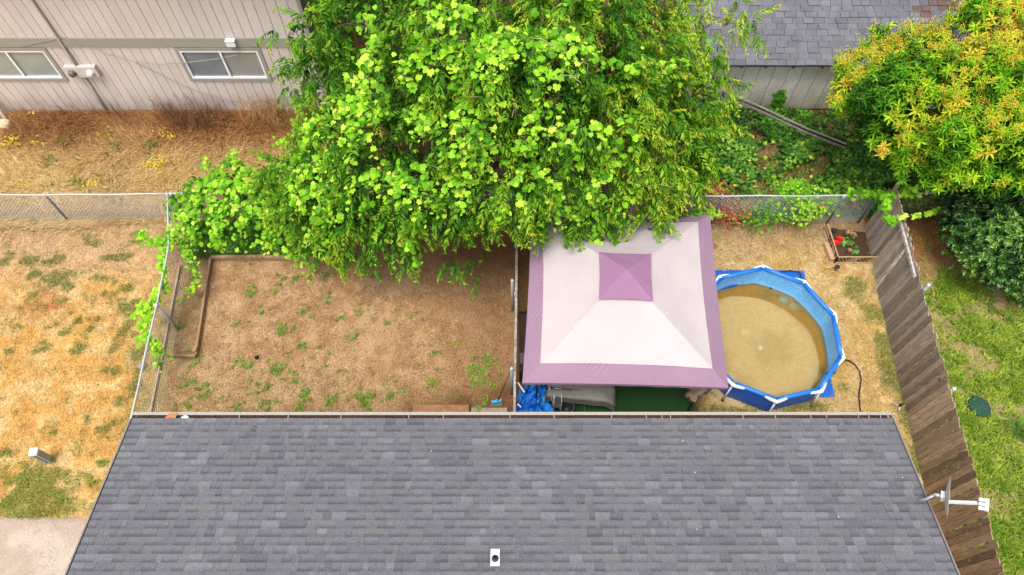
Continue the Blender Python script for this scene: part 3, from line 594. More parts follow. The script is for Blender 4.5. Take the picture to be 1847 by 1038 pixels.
for wi, (a, c, z0, z1) in enumerate(wins):
    f = thing('x', '', '') if False else None
    b = MB(); t = .10
    b.box(((a + c) / 2, YW - .02, z1 + t / 2 - .002), (c - a + 2 * t, .045, t)); b.box(((a + c) / 2, YW - .02, z0 - t / 2 + .002), (c - a + 2 * t, .045, t))
    for xx in (a - t / 2, c + t / 2): b.box((xx, YW - .0195, (z0 + z1) / 2), (t, .044, z1 - z0 - .006))
    win = b.build('window', M_taup, th)
    b = MB(); s_ = .045
    b.box(((a + c) / 2, YW - .015, z1 - s_ / 2 - .004), (c - a - .004, .05, s_)); b.box(((a + c) / 2, YW - .015, z0 + s_ / 2 + .004), (c - a - .004, .05, s_ + .02))
    for xx in (a + s_ / 2 + .003, c - s_ / 2 - .003, (a + c) / 2 + (.03 if wi else .0)): b.box((xx, YW - .0155, (z0 + z1) / 2), (s_ + (.01 if abs(xx - (a + c) / 2) < .1 else 0), .047, z1 - z0 - 2 * s_ - .02))
    b.build('sash_frame', mat('white_vinyl', (.85, .86, .87), .35), win)
    mx = (a + c) / 2
    for k, (p, q) in enumerate([(a + .04, mx - .01), (mx + .02, c - .04)]):
        b = MB(); b.box(((p + q) / 2, YW + .018, (z0 + z1) / 2), (q - p, .008, z1 - z0 - .06)); b.build('pane', [pg3, pg3, pg1, pg2][wi * 2 + k], win)
cx = -12.17
M_pipe = mat('painted_conduit', (.40, .35, .31), .6)
b = MB(); b.tube([(-12.17, YW - .06, 5.0), (-12.17, YW - .06, 2.2), (-12.17, YW - .06, 1.85)], .035, 8); b.tube([(-12.17, YW - .06, 1.42), (-12.2, YW - .06, 0)], .028, 8); b.build('conduit', M_pipe, th, smooth=True)
mb_ = thing('electric_meter_box', 'tan painted electric meter box with two round dials on the tan house', 'meter box', (-12.08, YW - .06, 1.4))
b = MB(); b.box((-12.08, YW - .08, 1.67), (.86, .13, .36)); b.build('cabinet', mat('meter_box_paint', (.60, .53, .50), .5), mb_)
for xx, mm in ((-12.35, mat('dial_dark', (.12, .12, .12), .25)), (-11.84, mat('dial_white', (.68, .68, .66), .3))):
    b = MB(); b.lathe((xx, YW - .145, 1.66), [(.105, 0), (.105, .03), (.09, .035), (.085, .1), (.06, .12), (.001, .122)], 18, M=Matrix.Rotation(PI / 2, 3, 'X')); b.build('dial', mm, mb_, smooth=True)
c = PY(417, 77, YW - .08); b = MB(); b.box((c.x, YW - .1, c.z), (.24, .13, .17)); b.box((c.x, YW - .1, c.z + .09), (.26, .15, .012))
tag(b.build('wall_light', M_white), 'small white box light fixed over the belt board of the tan house', 'wall light')
def wall_wire(pts, label, r=.009, y=YW - .055):
    b = MB(); q = [PY(px, py, y) for px, py in pts]
    qq = []
    for i in range(len(q) - 1):
        for k in range(4): t = k / 4; qq.append(q[i].lerp(q[i + 1], t) - Vector((0, 0, .0)))
    b.tube(qq + [q[-1]], r, 5); tag(b.build('cable', mat('tan_cable', (.36, .30, .26), .7)), label, 'cable')
wall_wire([(112, 68), (90, 73), (60, 79), (40, 84)], 'thin tan cable running left from the conduit over the belt board')
wall_wire([(116, 70), (150, 82), (200, 100), (245, 113), (290, 117), (340, 113), (390, 107), (430, 99)], 'thin tan cable looping right from the conduit across the window', y=YW - .075)
wall_wire([(245, 114), (290, 135), (340, 160), (400, 178), (450, 184), (530, 172)], 'loose tan cable sagging low under the right window')
b = MB(); b.tube([(-15.35, YW - .12, 2.4), (-15.35, YW - .12, .35), (-15.2, YW - .3, .05)], .05, 8); tag(b.build('downspout', M_tan), 'tan downspout at the far left corner of the tan house', 'downspout')
c = P(10, 224, .12); b = MB(); b.lathe(c, [(.001, .14), (.12, .11), (.2, .02), (.17, -.12)], 7, M=Matrix.Rotation(.4, 3, 'Y')); tag(b.build('pale_rock', mat('pale_rock', (.55, .48, .33), .9, grain=.3, gscale=20)), 'pale rock at the foot of the tan house, at the left edge', 'rock')

# ------------------------------------------------------------------ low white house with shingle roof, top right
rh = thing('white_house', 'low off-white house with grey three-tab shingle roof behind the golden tree', 'house', (10, 15.3, 0))
M_off = mat('off_white_siding', (.80, .76, .69), .8, grain=.10, gscale=9, vary=.03, col2=(.66, .62, .52), nscale=1.4)
b = MB(); b.box((11, 18.3, .95), (12.2, 5.9, 2.1)); b.build('wall', M_back, rh)
foot_dirt(M_off, 1.0, (.22, .20, .12), .8); x = 4.95
while x < 15: plank(x, x + .42, .05, 1.98, rh, M_off, 15.32); x += .42
SL2 = math.radians(22); d2 = Vector((0, math.cos(SL2), math.sin(SL2))); n2_ = Vector((0, -math.sin(SL2), math.cos(SL2))); EX2 = .178; e0 = Vector((0, 14.98, 2.02))
R2 = Matrix((Vector((1, 0, 0)), d2, n2_)).transposed()
b = MB(); q = e0 + d2 * 4.2
b.add([(4.6, e0.y, e0.z - .01), (17.4, e0.y, e0.z - .01), (17.4, q.y, q.z - .01), (4.6, q.y, q.z - .01), (4.6, 2 * q.y - e0.y, e0.z), (17.4, 2 * q.y - e0.y, e0.z), (4.6, e0.y, e0.z - .09), (17.4, e0.y, e0.z - .09), (17.4, q.y, q.z - .09), (4.6, q.y, q.z - .09)],
      [(0, 1, 2, 3), (3, 2, 5, 4), (0, 6, 7, 1), (6, 9, 8, 7), (0, 3, 9, 6)])
SG = [mat('old_shingle_%s' % nm, c, .95, grain=.3, gscale=60, bump=.004, bscale=90, spec=.15, col2=tuple(v * .8 for v in c), nscale=2) for nm, c in [('grey', (.160, .160, .180)), ('dark', (.143, .143, .161)), ('light', (.178, .178, .198)), ('rusty', (.155, .105, .09))]]
roof2 = b.build('roof', SG[1], rh)
t2 = []
for c_ in range(22):
    x = 4.62 + (c_ % 2) * .13
    while x < 17.2:
        wd = random.choice([.24, .26, .3, .3, .34]); mi = random.choices([0, 1, 2], [5, 2, 3])[0]
        if c_ >= 8 and 11.0 < x < 13 and random.random() < (c_ - 7) * .14: mi = 3
        t2.append((c_, x, wd, random.choice([.008, .008, .012, .024]), mi)); x += wd
score = lambda t: (t[0] <= 10 and 5.9 < t[1] < 12.4, -t[0])
t2.sort(key=score, reverse=True); cache2 = {}; mb2 = MB()
def tab2(wd, th_): y1 = EX2 + .03; return [(0.007, -.01, 0), (wd - .007, -.01, 0), (wd - .005, y1, -.004), (.005, y1, -.004), (0.007, -.01, th_), (wd - .007, -.01, th_), (wd - .005, y1, .002), (.005, y1, .002)], [(4, 5, 6, 7), (1, 0, 3, 2), (0, 1, 5, 4), (1, 2, 6, 5), (2, 3, 7, 6), (3, 0, 4, 7)]
for i, (c_, x, wd, th_, mi) in enumerate(t2):
    M = Matrix.Translation(e0 + d2 * (c_ * EX2 - .02) + n2_ * .012 + Vector((x, random.uniform(-.006, .006), 0))) @ R2.to_4x4()
    th_ = round(th_, 3)
    if i < 300:
        key = (wd, th_, mi)
        if key not in cache2: me = bpy.data.meshes.new('shingle'); vs, fs = tab2(wd, th_); me.from_pydata(vs, [], fs); me.materials.append(SG[mi]); cache2[key] = me
        place(cache2[key], 'shingle', M, roof2)
    else: vs, fs = tab2(wd, th_); mb2.mat_i = mi; mb2.add([M @ Vector(v) for v in vs], fs)
mb2.build('shingle_courses', SG, roof2, kind='stuff')
for px in (1335, 1378, 1428, 1480, 1520):
    c = PY(px, 121, 15.1); b = MB(); b.box((c.x, 15.13, 1.93), (.07, .32, .09)); b.build('rafter_tail', mat('dark_wood', (.08, .07, .06), .8), rh)
# fallen gutter leaning from the wall into the ivy
A, B_ = Vector((5.65, 14.25, 1.75)), P(1525, 265, .35)
A = PY(1303, 168, 14.3)
b = MB(); pth = [A, A.lerp(B_, .35) + Vector((0, 0, -.01)), A.lerp(B_, .68) + Vector((0, 0, -.05)), B_]
side = (B_ - A).cross(Vector((0, 0, 1))).normalized()
for off, wd_, hh, dz in [(side * .055, .012, .05, .0), (-side * .055, .035, .03, .05), (side * 0, .09, .012, -.05)]:
    for i in range(3): b.span(pth[i] + off + Vector((0, 0, dz)), pth[i + 1] + off + Vector((0, 0, dz)), wd_, hh)
b.build
fg = tag(b.build('fallen_gutter', mat('chalky_grey_metal', (.36, .33, .30), .8, col2=(.24, .21, .18), nscale=5, grain=.3, gscale=30)), 'old grey gutter fallen slantwise from the white house into the ivy', 'gutter')
b = MB()
for i in range(3): b.span(pth[i] + Vector((0, 0, -.02)), pth[i + 1] + Vector((0, 0, .0)), .10, .014)
b.build('gutter_bed', mat('black_channel', (.02, .015, .01), .95), fg)  # plain black strip laid along the channel between the lips

# ------------------------------------------------------------------ wire fences
M_wire = mat('galvanised_wire', (.74, .74, .72), .5, metal=.0); M_rail = mat('galvanised_rail', (.52, .52, .52), .4, metal=.25, grain=.12, gscale=25)
M_post = mat('dull_steel_post', (.16, .17, .19), .5, metal=.4, grain=.2, gscale=30)
def chain_fence(label, pts, h, posts, mesh=True, rail_r=.023, sp=.095, wire=M_wire, rail=M_rail, wr=.0044, pm=None, gap=.03):
    pts = [Vector((p[0], p[1], 0)) for p in pts]; root = thing('chain_link_fence', label, 'wire fence', tuple(pts[0]))
    seg = []; tot = 0
    for a, c in zip(pts[:-1], pts[1:]): seg.append((tot, a, c)); tot += (c - a).length
    def at(s):
        s = max(0, min(tot, s))
        for s0, a, c in reversed(seg):
            if s >= s0 - 1e-9: return a.lerp(c, min(1, (s - s0) / (c - a).length))
    b = MB(); n = max(2, int(tot / .5)); b.tube([at(tot * i / n) + Vector((0, 0, h + .012 * math.sin(i * 1.7))) for i in range(n + 1)], rail_r, 7); b.build('top_rail', rail, root, smooth=True)
    for s in posts:
        p = at(s); b = MB(); b.tube([p + Vector((0, .0, -.05)), p + Vector((0, 0, h - .03))], .032, 8); po = b.build('post', pm or M_post, root, smooth=True)
        b = MB(); b.lathe(p + Vector((0, 0, h - .04)), [(.042, -.03), (.042, .05), (.03, .075), (.001, .08)], 10); b.build('post_cap', rail, po, smooth=True)
    if mesh:
        V = []; F = []; step = sp; H_ = h - .03
        for sgn in (1, -1):
            s = -H_ if sgn > 0 else 0
            while s < tot + (0 if sgn > 0 else H_):
                a0, a1 = s, s + sgn * H_; z0, z1 = gap, h
                lo, hi = (a0, a1) if sgn > 0 else (a1, a0)
                f0 = 0; f1 = 1
                if sgn > 0:
                    if a0 < 0: f0 = -a0 / H_
                    if a1 > tot: f1 = (tot - a0) / H_
                else:
                    if a0 > tot: f0 = (a0 - tot) / H_
                    if a1 < 0: f1 = a0 / H_
                if f1 > f0 + .02:
                    K = 3; prev = None
                    for q in range(K + 1):
                        f = f0 + (f1 - f0) * q / K; p = at(a0 + sgn * H_ * f) + Vector((0, 0, z0 + H_ * f))
                        nn = (at(min(tot, a0 + .1)) - at(max(0, a0 - .1)))
                        nn = Vector((-nn.y, nn.x, 0)).normalized() if nn.length > 0 else Vector((0, 1, 0))
                        p = p + nn * (.004 * sgn + .02 * math.sin(a0 * 1.3 + f * 3))
                        k = len(V)
                        for j in range(3):
                            an = j * 2.094; V.append(tuple(p + nn * (wr * math.cos(an)) + Vector((0, 0, wr * math.sin(an)))))
                        if q:
                            for j in range(3): F.append((k - 3 + j, k - 3 + (j + 1) % 3, k + (j + 1) % 3, k + j))
                s += step
        if V: np_mesh('wire_mesh', np.array(V), np.array(F), wire, parent=root, kind='stuff')
    return root
LC = (-8.85, 11.1)
chain_fence('long chain link fence across the golden grass at the back left', [(-15.6, 11.06), (-12.0, 11.07), LC], 1.2, [.4, 3.6, 6.73])
chain_fence('chain link side fence between golden lawn and brown yard', [LC, (-8.37, 9.33), (-8.03, 4.7)], 1.2, [3.35, 6.4], rail_r=.024, wr=.0022, sp=.13, pm=mat('pale_steel_post', (.42, .44, .46), .5, metal=.3))
chain_fence('chain link fence behind the brown yard, buried in vine', [LC, (-8.18, 11.14), (-4.0, 11.1), (.1, 11.05)], 1.2, [.08, 2.7, 5.5, 8.9])
chain_fence('chain link fence behind the gazebo and flower bed', [(.1, 11.05), (4.4, 11.03), (8.53, 11.04), (9.5, 11.08)], 1.2, [2.6, 5.3, 8.43, 9.3])
chain_fence('short rusty chain link fence between board fence and dark shrub', [(9.72, 11.1), (11.65, 11.14), (15.5, 11.16)], 1.2, [.1, 3.0, 5.7], wire=mat('rusty_wire', (.42, .27, .20), .7), sp=.085, wr=.0034)
mf = chain_fence('narrow divider fence of pale rail and wire left of the gazebo', [(.10, 11.0), (.11, 9.48), (.08, 7.05), (.04, 4.75)], 1.25, [1.55, 2.9], rail_r=.02, sp=.1)
b = MB(); q = [(.11, 10.6, 1.29), (.115, 9.48, 1.285), (.10, 8.2, 1.30), (.085, 7.05, 1.285), (.06, 5.9, 1.295), (.045, 4.75, 1.28)]
for i in range(5): b.span(q[i], q[i + 1], .052, .03)
b.build('rail_board', mat('grey_rail_board', (.40, .37, .33), .8, col2=(.2, .17, .14), nscale=5, grain=.3, gscale=18), mf)
for px, py in ((924, 506), (923, 665)):
    c = P(px, py, 1.45); b = MB(); b.tube([(c.x, c.y, -.03), (c.x, c.y, 1.44)], .034, 9); po = b.build('gate_post', M_galv, mf, smooth=True)
    b = MB(); b.lathe((c.x, c.y, 1.43), [(.04, -.02), (.04, .03), (.02, .045), (.001, .047)], 10); b.build('post_cap', M_rail, po, smooth=True)

# ------------------------------------------------------------------ board fence on the right
wfence = thing('board_fence', 'tall weathered grey brown board fence leaning along the right of the pool yard', 'wooden fence', (9.2, 6, 0))
M_old = mat('silver_board', (.60, .57, .52), .85, col2=(.3, .26, .22), nscale=7, grain=.25, gscale=30)
def fence_board_mat():
    m = mat('fence_board', (.41, .355, .295), .85, col2=(.24, .185, .14), nscale=3.2, grain=.24, gscale=9, stretch=(14, 14, 1.0), vary=.42, bump=.003, bscale=12)
    n = m.node_tree; L = n.links.new; b = [x for x in n.nodes if x.type == 'BSDF_PRINCIPLED'][0]; cur = b.inputs['Base Color'].links[0].from_socket
    geo = n.nodes.new('ShaderNodeNewGeometry'); sp = n.nodes.new('ShaderNodeSeparateXYZ'); L(geo.outputs['Position'], sp.inputs[0])
    # boards nearer the house are browner (less bleached)
    mr = n.nodes.new('ShaderNodeMapRange'); mr.inputs[1].default_value = 8.5; mr.inputs[2].default_value = 4.0; mr.inputs[4].default_value = .85; L(sp.outputs['Y'], mr.inputs[0])
    mx = n.nodes.new('ShaderNodeMix'); mx.data_type = 'RGBA'; mx.blend_type = 'MULTIPLY'; L(mr.outputs[0], mx.inputs[0]); L(cur, mx.inputs[6]); mx.inputs[7].default_value = (.98, .74, .50, 1)
    # lichen spots
    vo = n.nodes.new('ShaderNodeTexVoronoi'); vo.inputs['Scale'].default_value = 4.2; wv = n.nodes.new('ShaderNodeTexNoise'); wv.inputs['Scale'].default_value = 9
    mv = n.nodes.new('ShaderNodeMapping'); mv.inputs['Scale'].default_value = (1, 1.6, 1); L(geo.outputs['Position'], mv.inputs[0]); L(mv.outputs[0], vo.inputs[0]); L(geo.outputs['Position'], wv.inputs[0])
    ad = n.nodes.new('ShaderNodeMath'); ad.operation = 'MULTIPLY_ADD'; L(wv.outputs[0], ad.inputs[0]); ad.inputs[1].default_value = .25; L(vo.outputs['Distance'], ad.inputs[2])
    r2 = n.nodes.new('ShaderNodeMapRange'); r2.inputs[1].default_value = .34; r2.inputs[2].default_value = .22; L(ad.outputs[0], r2.inputs[0]); r2.inputs[4].default_value = .8
    m2 = n.nodes.new('ShaderNodeMix'); m2.data_type = 'RGBA'; L(r2.outputs[0], m2.inputs[0]); L(mx.outputs[2], m2.inputs[6]); m2.inputs[7].default_value = (.42, .36, .26, 1)
    L(m2.outputs[2], b.inputs['Base Color']); return m
M_fb = fence_board_mat()
def board_mesh(h, wd=.130):
    me = bpy.data.meshes.new('fence_board'); e = .032; t = .019; out = [(-wd / 2, 0), (wd / 2, 0), (wd / 2, h - e), (wd / 2 - e * .45, h - e * .3), (wd / 2 - e, h), (-wd / 2 + e, h), (-wd / 2 + e * .45, h - e * .3), (-wd / 2, h - e)]
    n = len(out); vs = [(-t / 2, y, z) for y, z in out] + [(t / 2, y, z) for y, z in out]
    fs = [tuple(range(n)), tuple(range(2 * n - 1, n - 1, -1))] + [(i, i + n, (i + 1) % n + n, (i + 1) % n) for i in range(n)]
    me.from_pydata(vs, [], fs); me.materials.append(M_fb); return me
bms = [board_mesh(h) for h in (1.76, 1.79, 1.82, 1.8, 1.77, 1.84)]
y = 10.86; i = 0
while y > .2:
    x = float(wf(y)); dx = float(wf(y + .1) - wf(y - .1)) / .2
    h = 2.0 if i == 0 else 1.8
    M = Matrix.Translation((x + random.uniform(-.011, .011), y, 0)) @ Matrix.Rotation(-math.atan(dx) + random.uniform(-.09, .09), 4, 'Z') @ Matrix.Rotation(random.uniform(-.006, .006), 4, 'X') @ Matrix.Rotation(random.uniform(-.008, .008) - .012 * sm(4 - y, 0, 2), 4, 'Y')
    if i == 0: M = M @ Matrix.Diagonal((1, 1, 1.06, 1))
    place(random.choice(bms), 'fence_board', M, wfence); y -= .143; i += 1
for zz in (.35, 1.0, 1.5):
    b = MB(); yy = np.linspace(10.8, .2, 12)
    for a, c in zip(yy[:-1], yy[1:]): b.span((float(wf(a)) + .032, a, zz), (float(wf(c)) + .032, c, zz), .04, .09)
    b.build('rail', M_wood, wfence)
for px, py in ((1674, 515), (1720, 702)):
    c = P(px, py, 1.5); b = MB(); b.tube([(c.x, c.y, -.02), (c.x, c.y, 1.5)], .034, 9); po = b.build('steel_post', M_galv, wfence, smooth=True); b = MB(); b.lathe((c.x, c.y, 1.5), [(.045, -.03), (.045, .03), (.03, .05), (.001, .055)], 12); b.build('post_cap', mat('bright_cap', (.62, .68, .74), .35, metal=.3), po, smooth=True)
b = MB(); q0, q1, q2 = PY(1626, 399, 10.0), None, None
def on_face(px, py, z): c = P(px, py, z); return Vector((float(wf(c.y)) - .04, c.y, c.z))
b.span(on_face(1624, 398, 1.62), on_face(1642, 445, 1.66), .045, .085); b.span(on_face(1642, 446, 1.66), on_face(1661, 500, 1.68), .045, .085)
b.build('nailed_batten', M_old, wfence)
b = MB(); a = on_face(1641, 452, 1.55); c = P(1573, 528, .02); b.span(a, (a + c) / 2 + Vector((0, 0, .0)), .075, .03); b.span((a + c) / 2, c, .04, .025)
tag(b.build('loose_batten', M_old), 'loose pale batten leaning diagonally against the board fence', 'batten')

# ------------------------------------------------------------------ timber edging of the left bed
M_edge = mat('edging_timber', (.33, .20, .11), .85, col2=(.25, .16, .09), nscale=4, grain=.25, gscale=16)
bed = thing('raised_bed_edging', 'brown timber edging boards round the bed at the left of the brown yard', 'garden edging', (-7.8, 9, 0))
def edge(a, c, wd=.05, h=.16, z=.07, m=M_edge):
    b = MB(); b.span((a[0], a[1], z), (c[0], c[1], z), wd, h); return b.build('board', m, bed)
a = P(380, 463, .15); c = P(478, 462, .15); d = P(571, 466, .15); e = P(352, 639, .15); f = P(300, 640, .15)
edge(a, c, .09); edge(c, d, .11, .14, .075); edge((a.x - .01, a.y - .03), e, .05, .15); edge((e.x, e.y - .03), f, .05, .13)
b = MB(); b.box((e.x - .03, e.y + .12, .12), (.09, .14, .16)); b.build('corner_block', M_edge, bed)
a = P(326, 482, .0); c = P(303, 600, 0); d = P(272, 752, 0)
b = MB(); b.span((a.x, a.y, .03), (c.x, c.y, .03), .05, .12); b.span((c.x, c.y, .03), (d.x, d.y, .03), .05, .11)
tag(b.build('edging_board', mat('grey_edging', (.33, .22, .13), .9, grain=.3, gscale=14)), 'low weathered board along the foot of the left side fence', 'edging board')

# ------------------------------------------------------------------ gazebo
gz = thing('gazebo', 'square fabric gazebo with cream canopy, mauve border and mauve top vent', 'gazebo', (2.4, 7.5, 0))
def weave(name, col, dark):
    m = mat(name, col, .85, grain=.05, gscale=45, col2=tuple(v * .93 for v in col), nscale=1.6, bump=.022, bscale=2.2, transl=.10 if not dark else .08, spec=.1); return m
M_cr = weave('cream_canopy_fabric', (.54, .475, .475), 0); M_mv = weave('mauve_canopy_fabric', (.34, .215, .30), 1); M_mv2 = weave('mauve_vent_fabric', (.30, .16, .26), 1)
ZO, ZI, ZC = 2.12, 2.40, 3.02
OUT = [Vector((.21, 5.48, ZO)), Vector((4.38, 5.37, ZO)), Vector((4.66, 9.74, ZO)), Vector((.45, 9.64, ZO))]
INN = [Vector((.57, 5.79, ZI)), Vector((4.03, 5.67, ZI)), Vector((4.25, 9.32, ZI)), Vector((.70, 9.36, ZI))]
CAP = [P(1080, 540, 3.1), P(1178, 543, 3.1), P(1175, 458, 3.1), P(1080, 455, 3.1)]
cc_ = sum(CAP, Vector((0, 0, 0))) / 4
TOP = [cc_ + (p - cc_) * .92 - Vector((0, 0, .06)) for p in CAP]
def panel(a, b_, c, d, bow_o, bow_i, sag, name, m, wr=0.0, nu=40, nv=12, seed=0):
    mid = (a + b_ + c + d) / 4; ctr = Vector((cc_.x, cc_.y, 0)); V = []; F = []
    for j in range(nv + 1):
        v = j / nv
        for i in range(nu + 1):
            u = i / nu; s = math.sin(PI * u)
            o = a.lerp(b_, u); q = d.lerp(c, u)
            o = o + (Vector((cc_.x, cc_.y, o.z)) - o) * bow_o * s; q = q + (Vector((cc_.x, cc_.y, q.z)) - q) * bow_i * s
            p = o.lerp(q, v); p.z -= sag * s * math.sin(PI * v)
            if wr:
                e = min(u, 1 - u)
                ph = (u * 60 + (u - .5) * v * 40 + seed); k = max(0, float(vnoise(u * 9, v * .4, 1, 5 + seed)) - .35) * 1.5
                p.z += wr * math.sin(ph * 2.1 + 4 * k) * (v ** 1.5) * float(k) * (1 if e > .05 else e / .05)
            V.append(tuple(p))
    for j in range(nv):
        for i in range(nu): k = j * (nu + 1) + i; F.append((k, k + 1, k + nu + 2, k + nu + 1))
    b = MB(); b.v = V; b.f = F; b.mi = [0] * len(F); return b.build(name, m, gz, smooth=True)
for i in range(4):
    j = (i + 1) % 4
    panel(OUT[i], OUT[j], INN[j], INN[i], .012, .022, .0, 'border_panel', M_mv, .03, nu=140, seed=i * 7)
    panel(INN[i] + Vector((0, 0, .002)), INN[j] + Vector((0, 0, .002)), TOP[j], TOP[i], .022, .0, .05, 'canopy_panel', M_cr)
    b = MB(); k = 30; V = []
    for r_ in range(2):
        for q in range(k + 1):
            u = q / k; p = OUT[i].lerp(OUT[j], u); p = p + (Vector((cc_.x, cc_.y, p.z)) - p) * .012 * math.sin(PI * u); p.z -= r_ * (.09 + .01 * math.sin(u * 40)); p.x += r_ * .0; V.append(tuple(p + Vector((0, 0, -.001))))
    b.add(V, [(q, q + 1, q + k + 2, q + k + 1) for q in range(k)]); b.build('valance', M_mv, gz)
    b = MB(); b.tube([INN[i].lerp(Vector((cc_.x, cc_.y, INN[i].z)), 0.0) - Vector((0, 0, .05)), TOP[i] - Vector((0, 0, .05))], .016, 6); b.build('rafter', M_black, gz)
    b = MB(); p = OUT[i].lerp(Vector((cc_.x, cc_.y, ZO)), .155)
    b.box((p.x, p.y, 1.08), (.04, .04, 2.16)); b.box((p.x, p.y, .015), (.12, .12, .02)); b.build('post', mat('bronze_post', (.05, .042, .035), .4, metal=.5), gz)
# seam welts along the hips
for i in range(4):
    b = MB(); b.tube([INN[i] + Vector((0, 0, .003)), INN[i].lerp(TOP[i], .5) + Vector((0, 0, .004)), TOP[i] + Vector((0, 0, .004))], .006, 5); b.build('hip_seam', mat('seam_thread', (.55, .47, .475), .8), gz)
# mauve vent cap: a shallow ruffled pyramid standing clear of the canopy
apex = cc_ + Vector((0, 0, .22)); b = MB(); N = 16; V = []; F = []
def capz(u, v):
    return 0
grid = []
for j in range(N + 1):
    for i in range(N + 1):
        u = i / N; v = j / N; p = CAP[0].lerp(CAP[1], u).lerp(CAP[3].lerp(CAP[2], u), v); r = max(abs(u - .5), abs(v - .5)) * 2
        p.z = 3.1 + .24 * (1 - r) ** 1.0 + .008 * math.sin(u * 9 + v * 14) * r
        p = p + (cc_ - p) * (.03 * (1 - abs(abs(u - .5) - abs(v - .5)) * 0) * (math.sin(PI * u) if r == abs(v - .5) * 2 else math.sin(PI * v)) * r); p.z = 3.1 + .24 * (1 - r) + .006 * math.sin(u * 11 + v * 15) * r
        V.append(tuple(p))
for j in range(N):
    for i in range(N):
        k = j * (N + 1) + i
        F.append((k, k + 1, k + N + 2)); F.append((k, k + N + 2, k + N + 1))
        if (i < N / 2) != (j < N / 2): F[-2:] = [(k, k + 1, k + N + 1), (k + 1, k + N + 2, k + N + 1)]
b.v = V; b.f = F; b.mi = [0] * len(F); b.build('vent_cap', M_mv2, gz)
# beige curtain tied at the near right post
def cloth_tube(pts, rad, m, name, label, cat, n=26, fold=.25, seed=1, flat=1.0):
    b = MB(); V = []; k = len(pts)
    for i, (p, r) in enumerate(zip(pts, rad)):
        for j in range(n):
            a = 2 * PI * j / n; f = 1 + fold * math.sin(j * 2.6 + seed) * .5 + fold * math.sin(j * 1.1 + i * .8 + seed * 2) * .6
            V.append((p[0] + math.cos(a) * r * f, p[1] + math.sin(a) * r * f * flat, p[2]))
    F = [(i * n + j, i * n + (j + 1) % n, (i + 1) * n + (j + 1) % n, (i + 1) * n + j) for i in range(k - 1) for j in range(n)] + [tuple(range(n))]
    b.add(V, F); return tag(b.build(name, m, smooth=True), label, cat)
M_cur = mat('beige_curtain', (.40, .30, .23), .85, col2=(.26, .18, .13), nscale=5, bump=.01, bscale=9)
p = P(1256, 706, 1.3)
cloth_tube([(p.x + .12, p.y + .16, 2.0), (p.x + .06, p.y + .10, 1.75), (p.x, p.y + .02, 1.5), (p.x - .01, p.y, 1.38), (p.x - .04, p.y - .02, 1.22), (p.x - .05, p.y - .0, 1.02), (p.x - .0, p.y + .04, .8)], [.12, .18, .16, .10, .15, .11, .04], M_cur, 'curtain', 'beige mosquito curtain tied at the near right post of the gazebo', 'curtain', fold=.5)

# ------------------------------------------------------------------ things under and in front of the gazebo
q = [P(1040, 752, 0), P(1260, 752, 0)]
b = MB(); b.box((3.0 + .0, 6.6, .006), (2.62, 3.9, .02)); tf = b.build('turf_rug', mat('artificial_turf', (.013, .05, .008), .9, grain=.35, gscale=60, bump=.008, bscale=150)); tag(tf, 'large dark green artificial turf rug right of the seam, under the gazebo', 'turf rug')
b = MB(); b.box((1.0, 6.5, .004), (1.33, 3.7, .018)); tag(b.build('turf_rug', mat('artificial_turf', None)), 'narrow dark green artificial turf rug left of the seam, beside the bucket', 'turf rug')
b = MB(); b.box((1.675, 6.5, .018), (.022, 3.7, .012)); tag(b.build('turf_seam', mat('seam_tape', (.05, .10, .06), .6)), 'thin dark seam tape between the two turf rugs', 'seam tape')
# grey sheet thrown over a bench
M_sheet = mat('grey_dust_sheet', (.23, .22, .19), .8, col2=(.19, .18, .155), nscale=2, bump=.012, bscale=5)
V = []; F = []; nu, nv = 36, 26; c0 = [P(972, 688, .72), P(1097, 727, .72)]
X0, X1, Y0, Y1 = .70, 2.30, 5.62, 6.75
for j in range(nv + 1):
    for i in range(nu + 1):
        u = i / nu * 1.3 - .15; v = j / nv * 1.3 - .15
        x = X0 + (X1 - X0) * min(max(u, 0), 1); y = Y0 + (Y1 - Y0) * min(max(v, 0), 1); drop = max(0, -u, u - 1) * 1.6 + max(0, -v, v - 1) * 1.1
        if j <= nv * .3: y += .16 * (1 - u) * (u > 0) * (1 - v)     # near edge runs slantwise
        x += math.sin(j * 1.1) * .02 * (drop > 0) + (u - 1) * .5 * (u > 1); y += math.sin(i * .7) * .008 * (drop > 0)
        z = .74 - drop * 2.2 + .015 * math.sin(u * 9 + v * 5)
        if u > .85 and v < .2: z -= (u - .85) * 1.2
        V.append((x, y, max(z, .06)))
for j in range(nv):
    for i in range(nu): k = j * (nu + 1) + i; F.append((k, k + 1, k + nu + 2, k + nu + 1))
b = MB(); b.add(V, F); tag(b.build('dust_sheet', M_sheet, smooth=True), 'grey dust sheet draped over a bench under the gazebo', 'dust sheet')
b = MB(); b.box((1.5, 6.3, .60), (1.3, .8, .05))
for sx in (.95, 1.95):
    for sy in (6.0, 6.6): b.box((sx, sy, .29), (.05, .05, .58))
tag(b.build('covered_bench', M_black), 'dark bench hidden under the grey dust sheet', 'bench')
# black tub
c = P(1022, 733, .36); tub = thing('black_tub', 'round black plastic tub with pale rim, beside the blue tarp', 'tub', (c.x, c.y, 0))
b = MB(); b.lathe((c.x, c.y, 0), [(.001, .03), (.13, .03), (.165, .36), (.178, .365), (.175, .35), (.14, .02), (.001, .018)], 24); b.build('bowl', M_black, tub, smooth=True)
b = MB(); b.tube([(c.x + .172 * math.cos(a), c.y + .172 * math.sin(a), .365) for a in np.linspace(0, 2 * PI, 25)], .007, 5, caps=False); b.build('rim', mat('grey_rim', (.16, .16, .16), .4), tub, smooth=True)
